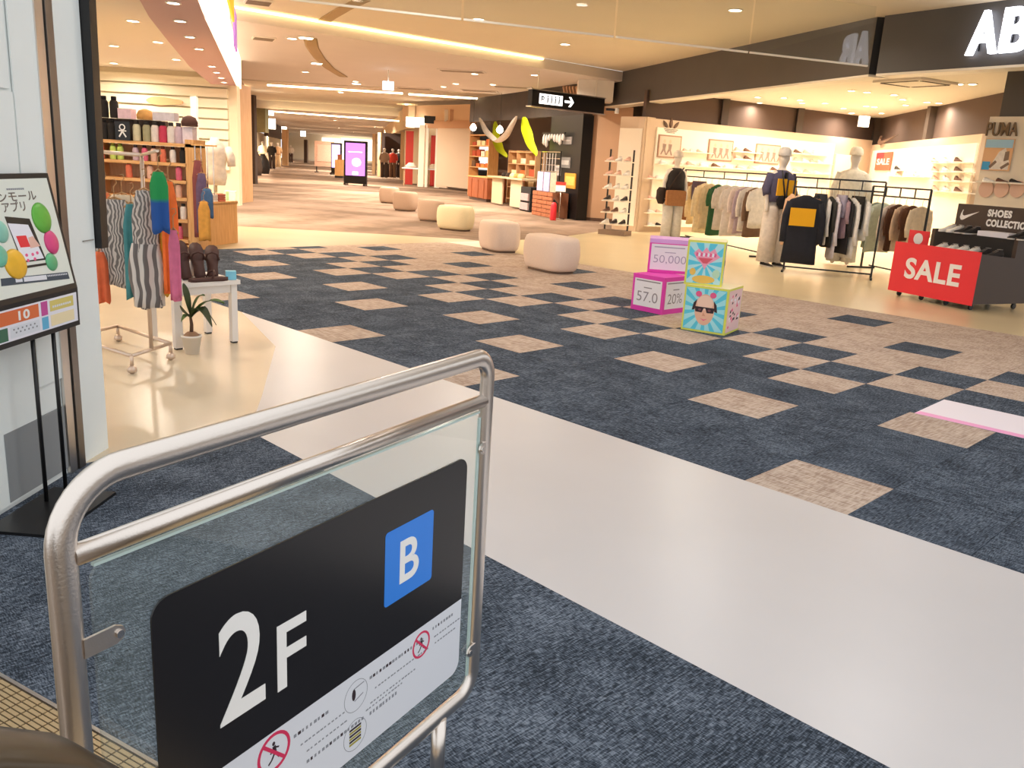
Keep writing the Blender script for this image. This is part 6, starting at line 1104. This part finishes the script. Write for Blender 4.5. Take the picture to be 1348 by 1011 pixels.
for px, py in ((228, 3), (237, 27), (250, 48), (262, 64), (279, 87), (285, 95), (291, 102), (295, 108), (299, 114)): downlight(FL(px, py, 2.699), 8, WARM, 'small downlight in the dusty pink canopy', 'downlights in the canopy', .075)
for px, py, Y, lb in ((347, 50, 15.5, 'square grey air grille by the lit sign band'), (340, 2, 11.3, 'square grey air grille nearest the lit sign band end')):
    z = 3.379 if py > 20 else 3.599; p = FL(px, py, z); t = thing('air_grille', lb, 'air grille', p + Vector((0, 0, -.02)), .4); b = MB(); b.box((0, 0, .01), (.42, .42, .02)); part('frame', b, M['trim'], t)
    for k in range(6): b = MB(); b.box((0, -.16 + k * .064, -.006), (.36, .03, .012)); part('louvre', b, M['vent'], t)
for px, py, lb in ((608, 93, 'long ceiling air slot beside the bright middle downlight'), (545, 116, 'long ceiling air slot by the exit sign'), (675, 114, 'long ceiling air slot near the gift shop'), (631, 119, 'long ceiling air slot before the partition')):
    p = FL(px, py, 3.379); t = thing('air_slot', lb, 'air vent', p + Vector((0, 0, -.02)), -.1); b = MB(); b.box((0, 0, .01), (1.1, .5, .02)); part('frame', b, M['ceil2'], t); b = MB(); b.box((0, -.1, -.003), (1.0, .1, .008)); part('slot', b, M['vent'], t); b = MB(); b.box((0, .1, -.003), (1.0, .1, .008)); part('slot', b, M['vent'], t)
for x, y, z in ((-12.6, 37, 3.79), (-14.9, 45, 3.79), (-17.2, 54, 3.379), (-19.6, 63, 3.379), (-22.6, 76, 3.379), (-26, 90, 3.379)): downlight((x, y, z), 320, WARM, 'added round downlight over the shops on the left of the corridor', 'added downlights over the left corridor shops', .13)  # added to lift the dim left shop walls
# curved slot with lamps in the hall ceiling
arc = [(478, 0), (452, 12), (432, 24), (418, 36)]; b = MB(); pts = [FL(px, py, 3.595) for px, py in arc]; b.tube(pts, .12, 8, r2=.012, up=(0, 0, 1)); solo('ceiling_slot', b, mat('slot_tan', 'b3976a', .7), 'curved tan slot in the near ceiling', 'ceiling slot')
arc = [(408, 50), (411, 62), (420, 76), (434, 90), (452, 101)]; b = MB(); pts = [FL(px, py, 3.375) for px, py in arc]; b.tube(pts, .13, 8, r2=.012, up=(0, 0, 1)); solo('ceiling_slot', b, MATS['slot_tan'], 'curved tan slot in the lowered ceiling', 'ceiling slot')
for px, py, z, lb in ((415, 28, 3.599, 'square lamp at the end of the near ceiling slot'), (403, 48, 3.379, 'square lamp at the start of the lowered ceiling slot'), (417, 82, 3.379, 'square lamp in the bend of the lowered ceiling slot'), (469, 109, 3.379, 'square lamp past the lowered ceiling slot')):
    p = FL(px, py, z); t = thing('slot_lamp', lb, 'ceiling light', p + Vector((0, 0, -.03)), .4); b = MB(); b.box((0, 0, .015), (.26, .2, .03)); part('housing', b, M['trim'], t); b = MB(); b.box((0, 0, -.004), (.22, .16, .008)); part('lens', b, M['lampglow'], t); lamp('lamp_light', (0, 0, -.03), 40, WARM, .18, t)
# glowing panels added as shop fronts to brighten the corridor end
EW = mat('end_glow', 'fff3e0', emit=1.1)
for px0, px1, z0, z1, Y, lb in ((424, 447, .3, 3.0, 118.8, 'pale glowing panel added as a shop front at the corridor end behind the notice board'), (449, 490, .3, 3.1, 118.8, 'wide white glowing panel added as a shop front at the corridor end')):
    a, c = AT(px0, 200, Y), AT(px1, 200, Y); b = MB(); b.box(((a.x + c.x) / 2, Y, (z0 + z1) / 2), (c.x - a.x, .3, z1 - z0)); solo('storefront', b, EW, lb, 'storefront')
